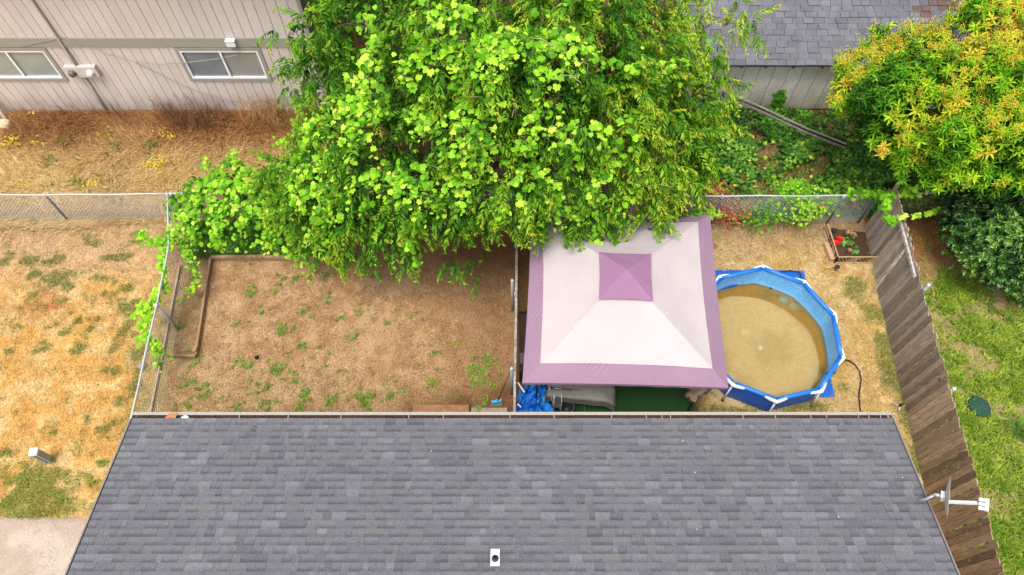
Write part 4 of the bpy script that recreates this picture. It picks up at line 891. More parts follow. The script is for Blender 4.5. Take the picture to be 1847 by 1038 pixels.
# blue tarpaulin bundled over something
M_tarp = mat('blue_tarpaulin', (.006, .085, .58), .25, col2=(.03, .34, .85), nscale=4, spec=.7, bump=.03, bscale=9)  # lighter cyan patches are highlights painted into the tarp colour
def crumple(cx, cy, rx, ry, h, label, seed, z0=0):
    b = MB(); n, m_ = 40, 18; V = []
    for i in range(m_ + 1):
        t = i / m_
        for j in range(n):
            a = 2 * PI * j / n; nn = float(vnoise(np.cos(a) * 2 + seed, np.sin(a) * 2 + t * 3, .55, seed)); n4 = abs(float(vnoise(np.cos(a) * 2.5 + seed, np.sin(a) * 2.5 + t * 4, .3, seed + 3)) - .5)
            r = math.sin(t * PI / 2) ** .8 * (.72 + .5 * nn + .35 * n4); zz = h * math.cos(t * PI / 2) ** .7 * (.8 + .45 * nn - .5 * n4)
            V.append((cx + rx * r * math.cos(a), cy + ry * r * math.sin(a), z0 + max(zz, .01)))
    F = [(i * n + j, i * n + (j + 1) % n, (i + 1) * n + (j + 1) % n, (i + 1) * n + j) for i in range(m_) for j in range(n)]
    b.add(V, F); return tag(b.build('blue_tarp', M_tarp), label, 'tarpaulin')
crumple(.53, 5.52, .44, .40, .75, 'crumpled bright blue tarp heaped by the gutter', 3)
crumple(.62, 5.98, .20, .30, .98, 'upright blue tarp roll behind the heaped tarp, under the gazebo edge', 8)
crumple(.32, 5.95, .17, .22, .5, 'small fold of blue tarp left of the upright roll', 12)
ch = thing('folding_chair', 'black folding chair with white tubular frame between the tarp and tub', 'folding chair', (1.0, 5.75, 0))
b = MB()
for xx in (.93, 1.1): b.tube([(xx, 5.55, 0), (xx, 5.6, .75), (xx, 5.9, .82)], .012, 6)
b.tube([(.93, 5.9, .8), (1.1, 5.9, .8)], .012, 6); b.tube([(.93, 5.6, .5), (.8, 6.05, .86)], .016, 6); b.build('frame', M_galv, ch, smooth=True)
b = MB(); b.box((1.02, 5.75, .45), (.2, .3, .03), rx=.2); b.box((.98, 5.93, .66), (.22, .05, .2), rx=.2); b.build('seat', M_black, ch)
# dark clutter between divider fence and gazebo
shelf = thing('storage_shelf', 'dark brown storage shelf in the gap between divider fence and gazebo', 'shelf', (.3, 7, 0))
b = MB(); b.box((.27, 7.2, .5), (.2, 1.6, .03)); b.box((.27, 7.2, .25), (.2, 1.6, .03)); b.build('board', mat('dark_brown_board', (.04, .022, .015), .8), shelf)
b = MB()
for yy in (6.42, 7.98): b.box((.27, yy, .3), (.2, .03, .6))
b.build('side', mat('dark_brown_board', None), shelf)
b = MB(); b.box((.27, 6.7, .6), (.17, .25, .17)); b.box((.27, 6.7, .69), (.19, .27, .012)); tag(b.build('plastic_box', mat('grey_violet_plastic', (.10, .08, .09), .5)), 'grey lidded box standing on the dark shelf', 'box')
b = MB(); b.tube([(.13, 6.05, .8), (.28, 5.88, .65)], .02, 6); b.tube([(.13, 5.58, .7), (.2, 5.52, .66)], .018, 6); tag(b.build('white_pipe', M_white), 'short white pipe ends poking out beside the blue tarp', 'pipe')
# push broom, step and slab
c = P(896, 725, .08); br = thing('push_broom', 'blue push broom leaning on the divider fence, left of the rail', 'broom', (c.x, c.y, 0))
b = MB(); b.box((c.x, c.y, .10), (.24, .065, .06), rz=.22); b.build('head', mat('sky_blue_plastic', (.05, .33, .62), .4), br)
b = MB()
for k in range(22): b.tube([(c.x - .11 + k * .0105, c.y - .02 + k * .0023, .08), (c.x - .14 + k * .0125, c.y - .09 + (k % 3) * .01, .01)], .004, 4)
b.build('bristles', mat('grey_bristle', (.30, .30, .28), .8), br)
b = MB(); b.tube([(c.x + .02, c.y, .13), (-.02, c.y + .42, .95)], .013, 6); b.build('handle', mat('dark_handle', (.06, .05, .05), .5), br, smooth=True)
b = MB(); a = P(745, 731, .14); c = P(846, 731, .14); b.box(((a.x + c.x) / 2, a.y - .16, .06), (c.x - a.x, .34, .14)); tag(b.build('timber_step', mat('step_board', (.34, .17, .085), .85, grain=.2, gscale=9, col2=(.26, .13, .06))), 'wide brown timber step on the dirt at the house edge', 'step')
b = MB(); a = P(850, 738, .03); c = P(915, 738, .03); b.box(((a.x + c.x) / 2, a.y - .14, .01), (c.x - a.x, .34, .05)); tag(b.build('concrete_slab', mat('dirty_concrete', (.33, .25, .18), .9, grain=.25, gscale=14)), 'small dirty concrete slab beside the timber step', 'slab')
c = P(463, 645, .04); b = MB(); b.lathe(c, [(.001, .05), (.04, .04), (.055, 0), (.04, -.04)], 7); tag(b.build('black_clod', M_dark), 'small black clod lying alone in the brown yard', 'clod')
c = P(256, 660, .05); b = MB(); b.lathe(c, [(.001, .07), (.07, .05), (.1, 0), (.08, -.05)], 7); tag(b.build('grey_stone', mat('grey_stone', (.27, .24, .22), .9, grain=.2)), 'grey stone at the left foot of the side fence', 'stone')
# utility pedestal in the left lawn
c = P(60, 815, .62); pd = thing('utility_pedestal', 'grey metal utility pedestal with white lid in the golden lawn', 'utility box', (c.x, c.y, 0))
b = MB(); b.box((c.x, c.y, .28), (.14, .14, .6), rz=.12); b.build('cabinet', mat('pedestal_grey', (.36, .34, .30), .6, grain=.1), pd)
b = MB(); b.box((c.x, c.y, .60), (.165, .165, .05), rz=.12); b.build('lid', mat('pedestal_lid', (.72, .73, .76), .4), pd)
b = MB(); b.box((c.x + .008, c.y - .073, .3), (.012, .012, .5), rz=.12); b.build('door_seam', M_black, pd)
# green access lid
c = P(1767, 733, .1); gl = thing('green_lid', 'round green ribbed access lid set in the rough lawn', 'access lid', (c.x, c.y, 0))
M_gl = mat('green_lid_plastic', (.012, .058, .034), .45); b = MB(); b.lathe((c.x, c.y, 0), [(.25, -.02), (.25, .07), (.235, .10), (.001, .125)], 32); b.build('cover', M_gl, gl, smooth=False)
for k in range(12):
    a = k * PI / 6 + .1; bb = MB(); bb.span((c.x + .03 * math.cos(a), c.y + .03 * math.sin(a), .127), (c.x + .225 * math.cos(a), c.y + .225 * math.sin(a), .104), .016, .014); bb.build('rib', mat('lid_rib', (.035, .10, .065), .45), gl)
b = MB(); b.lathe((c.x, c.y, .0), [(.28, -.02), (.29, .04), (.255, .05)], 28); b.build('collar', mat('lid_collar', (.03, .05, .04), .6), gl)
# tripod sprinkler
c = P(1622, 733, .12); sp_ = thing('lawn_sprinkler', 'small grey tripod lawn sprinkler at the foot of the board fence', 'sprinkler', (c.x, c.y, 0))
b = MB()
for k in range(3): a = k * 2.1 + .4; b.tube([(c.x, c.y, .16), (c.x + .17 * math.cos(a), c.y + .17 * math.sin(a), .02)], .014, 6)
b.build('legs', M_galv, sp_, smooth=True); b = MB(); b.lathe((c.x, c.y, .14), [(.03, 0), (.03, .08), (.02, .12), (.001, .125)], 10); b.span((c.x - .07, c.y, .24), (c.x + .07, c.y + .02, .24), .02, .02); b.build('head', M_black, sp_)

# ------------------------------------------------------------------ round frame pool
J = [(6.21, 9.12), (7.12, 8.68), (7.63, 7.79), (7.55, 6.70), (6.87, 5.90), (5.85, 5.66), (4.98, 6.05), (4.30, 6.85), (4.32, 7.9), (5.12, 8.82)]
J = [Vector((x, y, .76)) for x, y in J]; PC = Vector((5.95, 7.40, 0))
pool = thing('frame_pool', 'round blue frame swimming pool with white joints and shallow murky water', 'pool', (PC.x, PC.y, 0))
M_rim = mat('royal_blue_vinyl', (.008, .17, .66), .4, spec=.5, bump=.003, bscale=14); M_wall = mat('blue_pool_wall', (.006, .10, .55), .45, spec=.5, bump=.012, bscale=6)
M_jw = mat('pool_joint_white', (.82, .82, .82), .35)
def liner_mat():
    m = bpy.data.materials.new('mosaic_liner'); m.use_nodes = True; n = m.node_tree; L = n.links.new; b = n.nodes['Principled BSDF']; b.inputs['Roughness'].default_value = .35
    geo = n.nodes.new('ShaderNodeNewGeometry'); mp = n.nodes.new('ShaderNodeMapping'); mp.inputs['Scale'].default_value = (1, 1, 1); L(geo.outputs['Position'], mp.inputs[0])
    v = n.nodes.new('ShaderNodeTexVoronoi'); v.inputs['Scale'].default_value = 32; v.inputs['Randomness'].default_value = .85; L(mp.outputs[0], v.inputs[0])
    r = n.nodes.new('ShaderNodeValToRGB'); r.color_ramp.elements[0].position = .25; r.color_ramp.elements[0].color = (.22, .54, .82, 1); r.color_ramp.elements[1].position = .6; r.color_ramp.elements[1].color = (.08, .34, .66, 1); L(v.outputs['Distance'], r.inputs[0])
    sp = n.nodes.new('ShaderNodeSeparateXYZ'); L(geo.outputs['Position'], sp.inputs[0])
    no = n.nodes.new('ShaderNodeTexNoise'); no.inputs['Scale'].default_value = 5; L(geo.outputs['Position'], no.inputs[0])
    # silt clings to the liner below the water line
    ad = n.nodes.new('ShaderNodeMath'); ad.operation = 'MULTIPLY_ADD'; L(no.outputs[0], ad.inputs[0]); ad.inputs[1].default_value = .02; L(sp.outputs['Z'], ad.inputs[2])
    mr = n.nodes.new('ShaderNodeMapRange'); mr.inputs[1].default_value = .165; mr.inputs[2].default_value = .13; L(ad.outputs[0], mr.inputs[0]); mr.inputs[4].default_value = .92
    mx = n.nodes.new('ShaderNodeMix'); mx.data_type = 'RGBA'; L(mr.outputs[0], mx.inputs[0]); L(r.outputs[0], mx.inputs[6]); mx.inputs[7].default_value = (.25, .17, .035, 1)
    L(mx.outputs[2], b.inputs['Base Color']); return m
M_lin = liner_mat()
# smooth ring between polygon (rim) and circle (floor)
def ring(f, z, n=120, rnd_=0.0):
    out = []
    for k in range(n):
        t = k / n * len(J); i = int(t) % len(J); u = t - int(t); p = J[i].lerp(J[(i + 1) % len(J)], u)
        d = p - Vector((PC.x, PC.y, .76)); L_ = d.length; rr = (1 - rnd_) * L_ + rnd_ * 1.72; d.normalize(); q = Vector((PC.x, PC.y, 0)) + d * rr * f; out.append((q.x, q.y, z))
    return out
def loft(rings): 
    V = [v for r in rings for v in r]; n = len(rings[0]); return V, [(i * n + j, i * n + (j + 1) % n, (i + 1) * n + (j + 1) % n, (i + 1) * n + j) for i in range(len(rings) - 1) for j in range(n)]
V, F = loft([ring(.99, .75), ring(.985, .55, rnd_=.2), ring(.98, .3, rnd_=.4), ring(.975, .12, rnd_=.5), ring(.955, .03, rnd_=.5), ring(.90, -.004, rnd_=.5)])
b = MB(); b.add(V, F); b.build('liner', M_lin, pool, smooth=True)
V, F = loft([ring(1.0, .75), ring(1.012, .5), ring(1.015, .25), ring(1.0, .012)]); b = MB(); b.add(V, F); b.build('outer_wall', M_wall, pool, smooth=True)
# silt covered floor
FX, FY = np.meshgrid(np.arange(PC.x - 1.8, PC.x + 1.81, .03), np.arange(PC.y - 1.8, PC.y + 1.81, .03)); n = FX.shape[0]
rr = np.hypot(FX - PC.x, FY - PC.y)
dd = np.hypot(FX - 5.83, FY - 7.18) + (fbm(FX, FY, .7, 8) - .5) * .12
fc = mixc(np.array((.45, .345, .18)), np.array((.38, .29, .14)), sm(fbm(FX, FY, .9, 3), .4, .6))
fc = mixc(fc, mixc(np.array((.24, .15, .022)), np.array((.16, .12, .03)), sm(fbm(FX, FY, .5, 77), .4, .6)) * np.array((1.15, 1.12, 1.2)), sm(dd, 1.53, 1.58))
for (px, py, r_, cl_) in [(1413, 541, .12, (.16, .34, .36)), (1432, 553, .12, (.22, .30, .24)), (1371, 628, .055, (.5, .55, .42)), (1343, 599, .10, (.52, .42, .2)), (1481, 690, .2, (.36, .36, .2)), (1462, 672, .15, (.42, .38, .2))]:
    c = P(px, py, .03); d = np.hypot(FX - c.x, FY - c.y) + (fbm(FX, FY, .12, 4, 2) - .5) * .12; fc = mixc(fc, np.array(cl_), (1 - sm(d, r_ * .4, r_ * 1.3)) * .8)
fc = fc * (.9 + .2 * fbm(FX, FY, .06, 15, 2))[..., None]
keep = rr < 1.83; ids = -np.ones(keep.shape, int); ids[keep] = np.arange(keep.sum()); q = np.stack([ids[:-1, :-1], ids[:-1, 1:], ids[1:, 1:], ids[1:, :-1]], -1).reshape(-1, 4); q = q[(q >= 0).all(1)]
# trim the floor inside the liner ring
fz = .046 + (fbm(FX, FY, .3, 44, 2) - .5) * .006
ringd = np.array([(v[0], v[1]) for v in ring(.955, 0, rnd_=.5)])
angs = np.arctan2(ringd[:, 1] - PC.y, ringd[:, 0] - PC.x); od = np.argsort(angs); rad = np.hypot(ringd[:, 0] - PC.x, ringd[:, 1] - PC.y)
lim = np.interp(np.arctan2(FY - PC.y, FX - PC.x), angs[od], rad[od], period=2 * PI)
fzz = np.where(rr < lim - .0, fz, .02)
np_mesh('floor', np.stack([FX[keep], FY[keep], fzz[keep]], 1), q, mat('pool_silt', (1, 1, 1), .8, attr='Col', grain=.2, gscale=45), col=fc[keep], parent=pool, smooth=True)
V, F = loft([ring(.977, .128, rnd_=.5)]); n = len(V); b = MB(); b.add(V, [tuple(range(n))])
mw = bpy.data.materials.new('pool_water'); mw.use_nodes = True; n_ = mw.node_tree; n_.nodes.clear(); o_ = n_.nodes.new('ShaderNodeOutputMaterial'); tr_ = n_.nodes.new('ShaderNodeBsdfTransparent'); tr_.inputs[0].default_value = (.93, .90, .78, 1)
gl_ = n_.nodes.new('ShaderNodeBsdfGlossy'); gl_.inputs['Roughness'].default_value = .06; fr = n_.nodes.new('ShaderNodeFresnel'); fr.inputs[0].default_value = 1.33; ms_ = n_.nodes.new('ShaderNodeMixShader')
for a, c in ((fr.outputs[0], ms_.inputs[0]), (tr_.outputs[0], ms_.inputs[1]), (gl_.outputs[0], ms_.inputs[2]), (ms_.outputs[0], o_.inputs[0])): n_.links.new(a, c)
b.build('water', mw, pool)
for i in range(len(J)):
    a, c = J[i], J[(i + 1) % len(J)]; d = (c - a).normalized(); p_ = J[i - 1]; e = (p_ - a).normalized()
    L1 = .25
    b = MB(); b.tube([a + d * .03, a.lerp(c, .35), a.lerp(c, .65), c - d * .03], .054, 10); b.build('rim_sleeve', M_rim, pool, smooth=True)
    b = MB(); out_ = (a - Vector((PC.x, PC.y, .76))).normalized(); b.tube([a + e * L1 + out_ * .012, a + e * .12 + out_ * .04, a + out_ * .055, a + d * .12 + out_ * .04, a + d * L1 + out_ * .012], [.046, .046, .046, .046, .046], 10); jn = b.build('rim_joint', M_jw, pool, smooth=True)
    b = MB(); f0 = a + out_ * .04; foot = Vector((a.x, a.y, 0)) + out_ * .13
    b.tube([f0 - Vector((0, 0, .03)), f0 + (foot - f0) * .5, foot + Vector((0, 0, .02))], .022, 8); b.build('leg', M_jw, jn, smooth=True)
    b = MB(); b.lathe(foot, [(.045, 0), (.04, .03), (.025, .05)], 8, caps=True); b.build('foot', M_black, jn)
for px, py in ((1391, 518), (1477, 561), (1500, 630)):
    c = P(px, py, .4); d = Vector((c.x - PC.x, c.y - PC.y, 0)).normalized(); c = P(px, py, .35); b = MB(); b.lathe((c.x, c.y, .3), [(.03, 0), (.03, .02), (.001, .02)], 10, M=(-d).to_track_quat('Z', 'Y').to_matrix()); b.build('port', M_black, pool)
# blue ground cloth
gcs = [P(1506, 718, 0), P(1449, 489, 0)]; A_, B2 = gcs; d = (B2 - A_).normalized(); nl = Vector((-d.y, d.x, 0)); L_ = (B2 - A_).length
V = []; F = []; nu = nv = 24
for j in range(nv + 1):
    for i in range(nu + 1):
        p = A_ + d * (L_ * i / nu) + nl * (L_ * .80 * j / nv); V.append((p.x, p.y, .012 + .014 * float(vnoise(p.x, p.y, .12, 6))))
for j in range(nv):
    for i in range(nu): k = j * (nu + 1) + i; F.append((k, k + 1, k + nu + 2, k + nu + 1))
b = MB(); b.add(V, F); tag(b.build('ground_cloth', mat('ground_cloth_blue', (.01, .11, .45), .5, bump=.01, bscale=20), smooth=True), 'blue ground cloth with its corners sticking out under the pool', 'ground cloth')
b = MB(); c = [P(x, y, .08) for x, y in [(1395, 492), (1425, 488), (1443, 492), (1446, 503), (1436, 508)]]; b.tube(c, .014, 6); tag(b.build('black_hose', M_black, smooth=True), 'short black hose behind the far rim of the pool', 'hose')
b = MB(); c = [P(x, y, z) for x, y, z in [(1513, 648, .6), (1522, 649, .35), (1532, 651, .05), (1543, 659, .03), (1550, 670, .03), (1553, 684, .03), (1551, 700, .03), (1549, 715, .03), (1551, 735, .03), (1554, 757, .03)]]; b.tube(c, .017, 7)
tag(b.build('black_hose', M_black, smooth=True), 'long black hose curling from the pool to the gutter', 'hose')
b = MB(); c0_, c1_ = P(1511, 655, .74), P(1488, 676, .5); b.tube([c0_, c1_], .012, 6); b.build('strap', M_black, pool)

# ------------------------------------------------------------------ corner flower bed
M_lat = mat('bamboo_lattice', (.52, .34, .18), .7, grain=.15, gscale=20)
def lattice(a, b_, h, label, grey_end=False):
    a = Vector((a[0], a[1], 0)); b_ = Vector((b_[0], b_[1], 0)); t = thing('lattice_panel', label, 'lattice edging', tuple(a), 'lattice panels of the flower bed'); d = (b_ - a); L_ = d.length; d.normalize(); up = Vector((0, 0, 1))
    for z in (.03, h): q = MB(); q.span(a + up * z, b_ + up * z, .022, .03); q.build('rail', M_lat, t)
    for s in (0, .5, 1): q = MB(); q.span(a + d * L_ * s, a + d * L_ * s + up * h, .025, .025); q.build('stake', M_lat, t)
    k = int(L_ / .09)
    for i in range(k):
        s0 = i / k * L_; s1 = min(L_, s0 + .16); q = MB(); sg = (i // 3) % 2
        q.span(a + d * (s0 if sg else s1) + up * .04, a + d * (s1 if sg else s0) + up * (h - .01), .014, .010); q.build('slat', M_lat, t)
fa, fb, fc_ = P(1493, 405, .3), P(1512, 464, .3), P(1584, 464, .3)
lattice(fa, fb, .3, 'bamboo lattice panel running away along the left of the flower bed'); lattice(fb, (fc_.x - .02, fc_.y), .3, 'bamboo lattice panel across the near side of the flower bed')
V = []; n = 14; b = MB(); s0 = [Vector((fa.x, fa.y + .1, .0)), Vector((fb.x + .02, fb.y + .03, 0)), Vector((fc_.x - .02, fc_.y + .03, 0)), Vector((float(wf(10.7)) - .03, 10.72, 0))]
for j in range(n + 1):
    for i in range(n + 1): u, v = i / n, j / n; p = s0[1].lerp(s0[2], u).lerp(s0[0].lerp(s0[3], u), v); V.append((p.x, p.y, .02 + .05 * math.sin(PI * u) * math.sin(PI * v) + .03 * float(vnoise(p.x, p.y, .1, 9))))
F = [(j * (n + 1) + i, j * (n + 1) + i + 1, (j + 1) * (n + 1) + i + 1, (j + 1) * (n + 1) + i) for j in range(n) for i in range(n)]; b.add(V, F); o = b.build('bed_soil', mat('moist_soil', (.075, .04, .022), .95, grain=.4, gscale=30, bump=.02, bscale=40)); o['kind'] = 'structure'
c = P(1494, 457, .1); b = MB(); a = P(1489, 440, .06); c = P(1501, 470, .06); b.span(a, c, .12, .11); tag(b.build('paver_block', mat('tan_paver', (.45, .30, .17), .85, grain=.15)), 'tan block lying outside the lattice corner', 'block')
def solar(px, py, label):
    c = P(px, py, .2); t = thing('solar_light', label, 'garden light', (c.x, c.y, 0), 'garden lights by the lattice'); b = MB(); b.tube([(c.x, c.y, 0), (c.x, c.y, .16)], .012, 6); b.build('stake', M_black, t)
    b = MB(); b.lathe((c.x, c.y, .1), [(.03, 0), (.035, .08)], 12); b.build('lens', mat('smoky_lens', (.15, .15, .15), .2), t); b = MB(); b.lathe((c.x, c.y, .18), [(.062, 0), (.062, .015), (.045, .035), (.001, .04)], 14); b.build('cap', M_black, t, smooth=True)
solar(1505, 415, 'black solar light inside the flower bed'); solar(1511, 481, 'black solar light outside the lattice corner')
b = MB(); b.span(P(1488, 485, .05), P(1508, 479, .1), .03, .02); tag(b.build('garden_stake', M_lat), 'pale wooden stake lying by the outer solar light', 'stake')

# ------------------------------------------------------------------ foliage
def norm(v): return v / np.maximum(np.linalg.norm(v, axis=-1, keepdims=True), 1e-9)
_o = [(0, .12), (.18, -.04), (.40, .03), (.52, .27), (.41, .43), (.46, .68), (.22, .72), (0, 1.0), (-.22, .72), (-.46, .68), (-.41, .43), (-.52, .27), (-.40, .03), (-.18, -.04)]
GRAPE_V = np.array([(0, .42, .04)] + [(x, y, -.16 * (x * x + (y - .42) ** 2) * 2) for x, y in _o]); GRAPE_F = np.array([(0, i + 1, (i + 1) % 14 + 1) for i in range(14)])
_h = [(0, 0), (.34, .0), (.46, .3), (.3, .65), (0, 1.0), (-.3, .65), (-.46, .3), (-.34, 0)]
IVY_V = np.array([(0, .4, .05)] + [(x, y, -.1 * (x * x * 3)) for x, y in _h]); IVY_F = np.array([(0, i + 1, (i + 1) % 8 + 1) for i in range(8)])
LANCE_V = np.array([(0, 0, 0), (-.5, .32, .10), (0, .36, 0), (.5, .32, .10), (-.42, .66, .04), (0, .7, -.06), (.42, .66, .04), (0, 1, -.2)])
LANCE_F = np.array([(0, 2, 1), (0, 3, 2), (1, 2, 5), (1, 5, 4), (2, 3, 6), (2, 6, 5), (4, 5, 7), (5, 6, 7)])
def spray(kind, seed):
    r = np.random.default_rng(seed); D = []; Pp = []; L = []; T = []; TW = MB()
    if kind == 'cherry':        # drooping shoot, leaves hanging in two ranks, young coppery tips
        n = 15; pts = []
        for i in range(n):
            t = i / (n - 1); p = np.array([r.normal(0, .01), t * .46, -.20 * t * t]); pts.append(p); s = 1 if i % 2 else -1
            D.append([s * r.uniform(.45, 1.0), r.uniform(.35, .9), -r.uniform(.2, .7) - .2 * t]); Pp.append(p); L.append(r.uniform(.14, .20) * (1 - .3 * t)); T.append(.20 + .34 * t + r.normal(0, .08))
        for k in range(6):
            a = r.uniform(0, 6.28); D.append([math.cos(a) * .6, math.sin(a) * .6 + .5, -.3]); Pp.append(pts[-1]); L.append(r.uniform(.05, .09)); T.append(r.uniform(.55, .95))
        wr = .29
    elif kind == 'photinia':    # upright whorl with an orange flushed centre
        n = 13; q = r.uniform(0, 6.28)
        for i in range(n):
            a = q + i * 2.4; up = .05 + .8 * i / n; D.append([math.cos(a), math.sin(a), up]); Pp.append(np.array([0, 0, .012 * i])); L.append(r.uniform(.12, .19) * (1 - .3 * i / n)); T.append(.22 + .30 * i / n + r.normal(0, .06))
        wr = .27; pts = [np.array([0, 0, -.15]), np.array([0, 0, .14])]
    elif kind == 'flush':       # feathery golden flower spike
        n = 44
        for i in range(n):
            a = r.uniform(0, 6.28); z = r.uniform(-.02, .18); D.append([math.cos(a), math.sin(a), r.uniform(.3, 1.6)]); Pp.append(np.array([r.normal(0, .04), r.normal(0, .04), z])); L.append(r.uniform(.025, .05)); T.append(r.uniform(.72, 1.0))
        for i in range(6):
            a = i * 1.05 + r.uniform(0, .5); D.append([math.cos(a), math.sin(a), .25]); Pp.append(np.array([0, 0, -.03])); L.append(r.uniform(.10, .14)); T.append(r.uniform(.35, .6))
        wr = .28; pts = [np.array([0, 0, -.12]), np.array([0, 0, .15])]
    elif kind == 'laurel':      # glossy dark shoot
        n = 14
        for i in range(n):
            a = i * 2.4; t = i / n; D.append([math.cos(a), math.sin(a), .25 + t]); Pp.append(np.array([0, 0, .16 * t])); L.append(r.uniform(.06, .10)); T.append(.15 + .6 * t + r.normal(0, .1))
        wr = .42; pts = [np.array([0, 0, -.1]), np.array([0, 0, .17])]
    D = norm(np.array(D, float)); R = frames(D, np.array([0, 0, 1.0]) + r.normal(0, .25, (len(D), 3)))
    L = np.array(L); V, F = inst(LANCE_V, LANCE_F, R, np.stack([L * wr, L, L], 1), np.array(Pp)); T = np.repeat(np.clip(T, 0, 1), 8)
    # the twig as a thin three-sided stem
    st_ = pts if kind == 'cherry' else pts; idx = [0, len(st_) // 2, len(st_) - 1]; V2 = []; F2 = []
    for i in sorted(set(idx)):
        for j in range(3): V2.append(st_[i] + .004 * np.array([math.cos(j * 2.1), 0 if kind == 'cherry' else math.sin(j * 2.1), math.sin(j * 2.1) if kind == 'cherry' else 0]))
    m_ = len(set(idx))
    for i in range(m_ - 1):
        for j in range(3): a, b = i * 3 + j, i * 3 + (j + 1) % 3; F2 += [(a, b, b + 3), (a, b + 3, a + 3)]
    F2 = np.array(F2) + len(V); return np.concatenate([V, np.array(V2)]), np.concatenate([F, F2]), np.concatenate([T, np.full(len(V2), .02)])
def scatter_sprays(kind, pos, ydir, zh, scale, tint, m, parent, nparts, partname, stuffname, seed=0):
    """the sprays nearest the camera become parts, the rest one mass"""
    nv = 6; sp = [spray(kind, seed * 10 + i) for i in range(nv)]; var = rng.integers(0, nv, len(pos)); R = frames(norm(ydir), zh)
    d = np.linalg.norm(pos - np.array([0, 0, CAM_H]), axis=1); order = np.argsort(d); part = np.zeros(len(pos), bool); part[order[:nparts]] = True
    tq = np.clip(np.round((tint + .3) / .1), 0, 6).astype(int); cch = {}
    for i in np.nonzero(part)[0]:
        key = (var[i], tq[i])
        if key not in cch:
            v, f, t = sp[var[i]]; me = bpy.data.meshes.new(partname); me.from_pydata(v.tolist(), [], f.tolist()); a = me.attributes.new('tint', 'FLOAT', 'POINT'); a.data.foreach_set('value', np.clip(t + (tq[i] * .1 - .3), 0, 1).astype(np.float32)); me.materials.append(m); cch[key] = me
        M = Matrix(np.block([[R[i] * scale[i], pos[i][:, None]], [np.zeros((1, 3)), np.ones((1, 1))]]).tolist()); place(cch[key], partname, M, parent)
    Vs, Fs, Ts = [], [], []; k = 0
    for q in range(nv):
        s_ = (~part) & (var == q)
        if not s_.any(): continue
        v, f, t = sp[q]; V, F = inst(v, f, R[s_], scale[s_], pos[s_]); Vs.append(V); Fs.append(F + k); k += len(V); Ts.append(np.clip(t[None] + tint[s_][:, None], 0, 1).ravel())
    if Vs: return np_mesh(stuffname, np.concatenate(Vs), np.concatenate(Fs), m, tint=np.concatenate(Ts), parent=parent, kind='stuff')
class Lobes:
    def __init__(s, L): s.L = np.array(L, float)
    def top(s, x, y):
        x = np.atleast_1d(x); y = np.atleast_1d(y); d2 = (x[:, None] - s.L[:, 0]) ** 2 + (y[:, None] - s.L[:, 1]) ** 2; r2 = s.L[:, 3] ** 2
        z = np.where(d2 < r2, s.L[:, 2] + .8 * np.sqrt(np.maximum(r2 - d2, 0)), -1); return z.max(1)
    def hit(s, px, py):
        v = sight(px, py); o = Vector((0, 0, CAM_H))
        for t in np.arange(7, 22, .06):
            p = o + v * t; z = s.top(p.x, p.y)[0]
            if z > 0 and p.z < z: return np.array(p)
        return None
    def sample(s, per, lo=-.35, rj=(.55, 1.12), zs=.8):
        pos, out = [], []
        for x, y, z, r in s.L:
            n = int(per * r * r / .5); d = rng.normal(0, 1, (n * 3, 3)); d = norm(d); d = d[d[:, 2] > lo][:n]; rr = r * rng.uniform(rj[0], rj[1], len(d)) ** 1.0
            p = np.array([x, y, z]) + d * rr[:, None] * np.array([1, 1, zs]); pos.append(p); out.append(d)
        return np.concatenate(pos), np.concatenate(out)
M_bark = mat('grey_bark', (.13, .10, .075), .9, col2=(.07, .05, .04), nscale=8, grain=.25, gscale=30, bump=.01, bscale=20)
def limbs(root, base, targets, r0, name='limb', h0=1.6):
    base = Vector(base); crown = base + Vector((0, -.1, h0)); b = MB(); b.tube([base - Vector((0, 0, .1)), base + Vector((.04, 0, h0 * .5)), crown], [r0 * 1.25, r0, r0 * .9], 10); b.build('trunk', M_bark, root, smooth=True)
    for i, t in enumerate(targets):
        t = Vector(t); mid = crown.lerp(t, .5) + Vector((random.uniform(-.2, .2), random.uniform(-.2, .2), .35)); pts = [crown, crown.lerp(mid, .5) + Vector((0, 0, .1)), mid, mid.lerp(t, .6) + Vector((0, 0, .08)), t]
        b = MB(); b.tube(pts, [r0 * .5, r0 * .4, r0 * .28, r0 * .16, r0 * .07], 7)
        for k in range(4):
            s0 = pts[2].lerp(pts[4], random.random()); e = s0 + Vector((random.uniform(-.7, .7), random.uniform(-.7, .7), random.uniform(-.1, .5))); b.tube([s0, s0.lerp(e, .5) + Vector((0, 0, .08)), e], [r0 * .12, r0 * .08, r0 * .03], 5)
        b.build(name, M_bark, root, smooth=True)

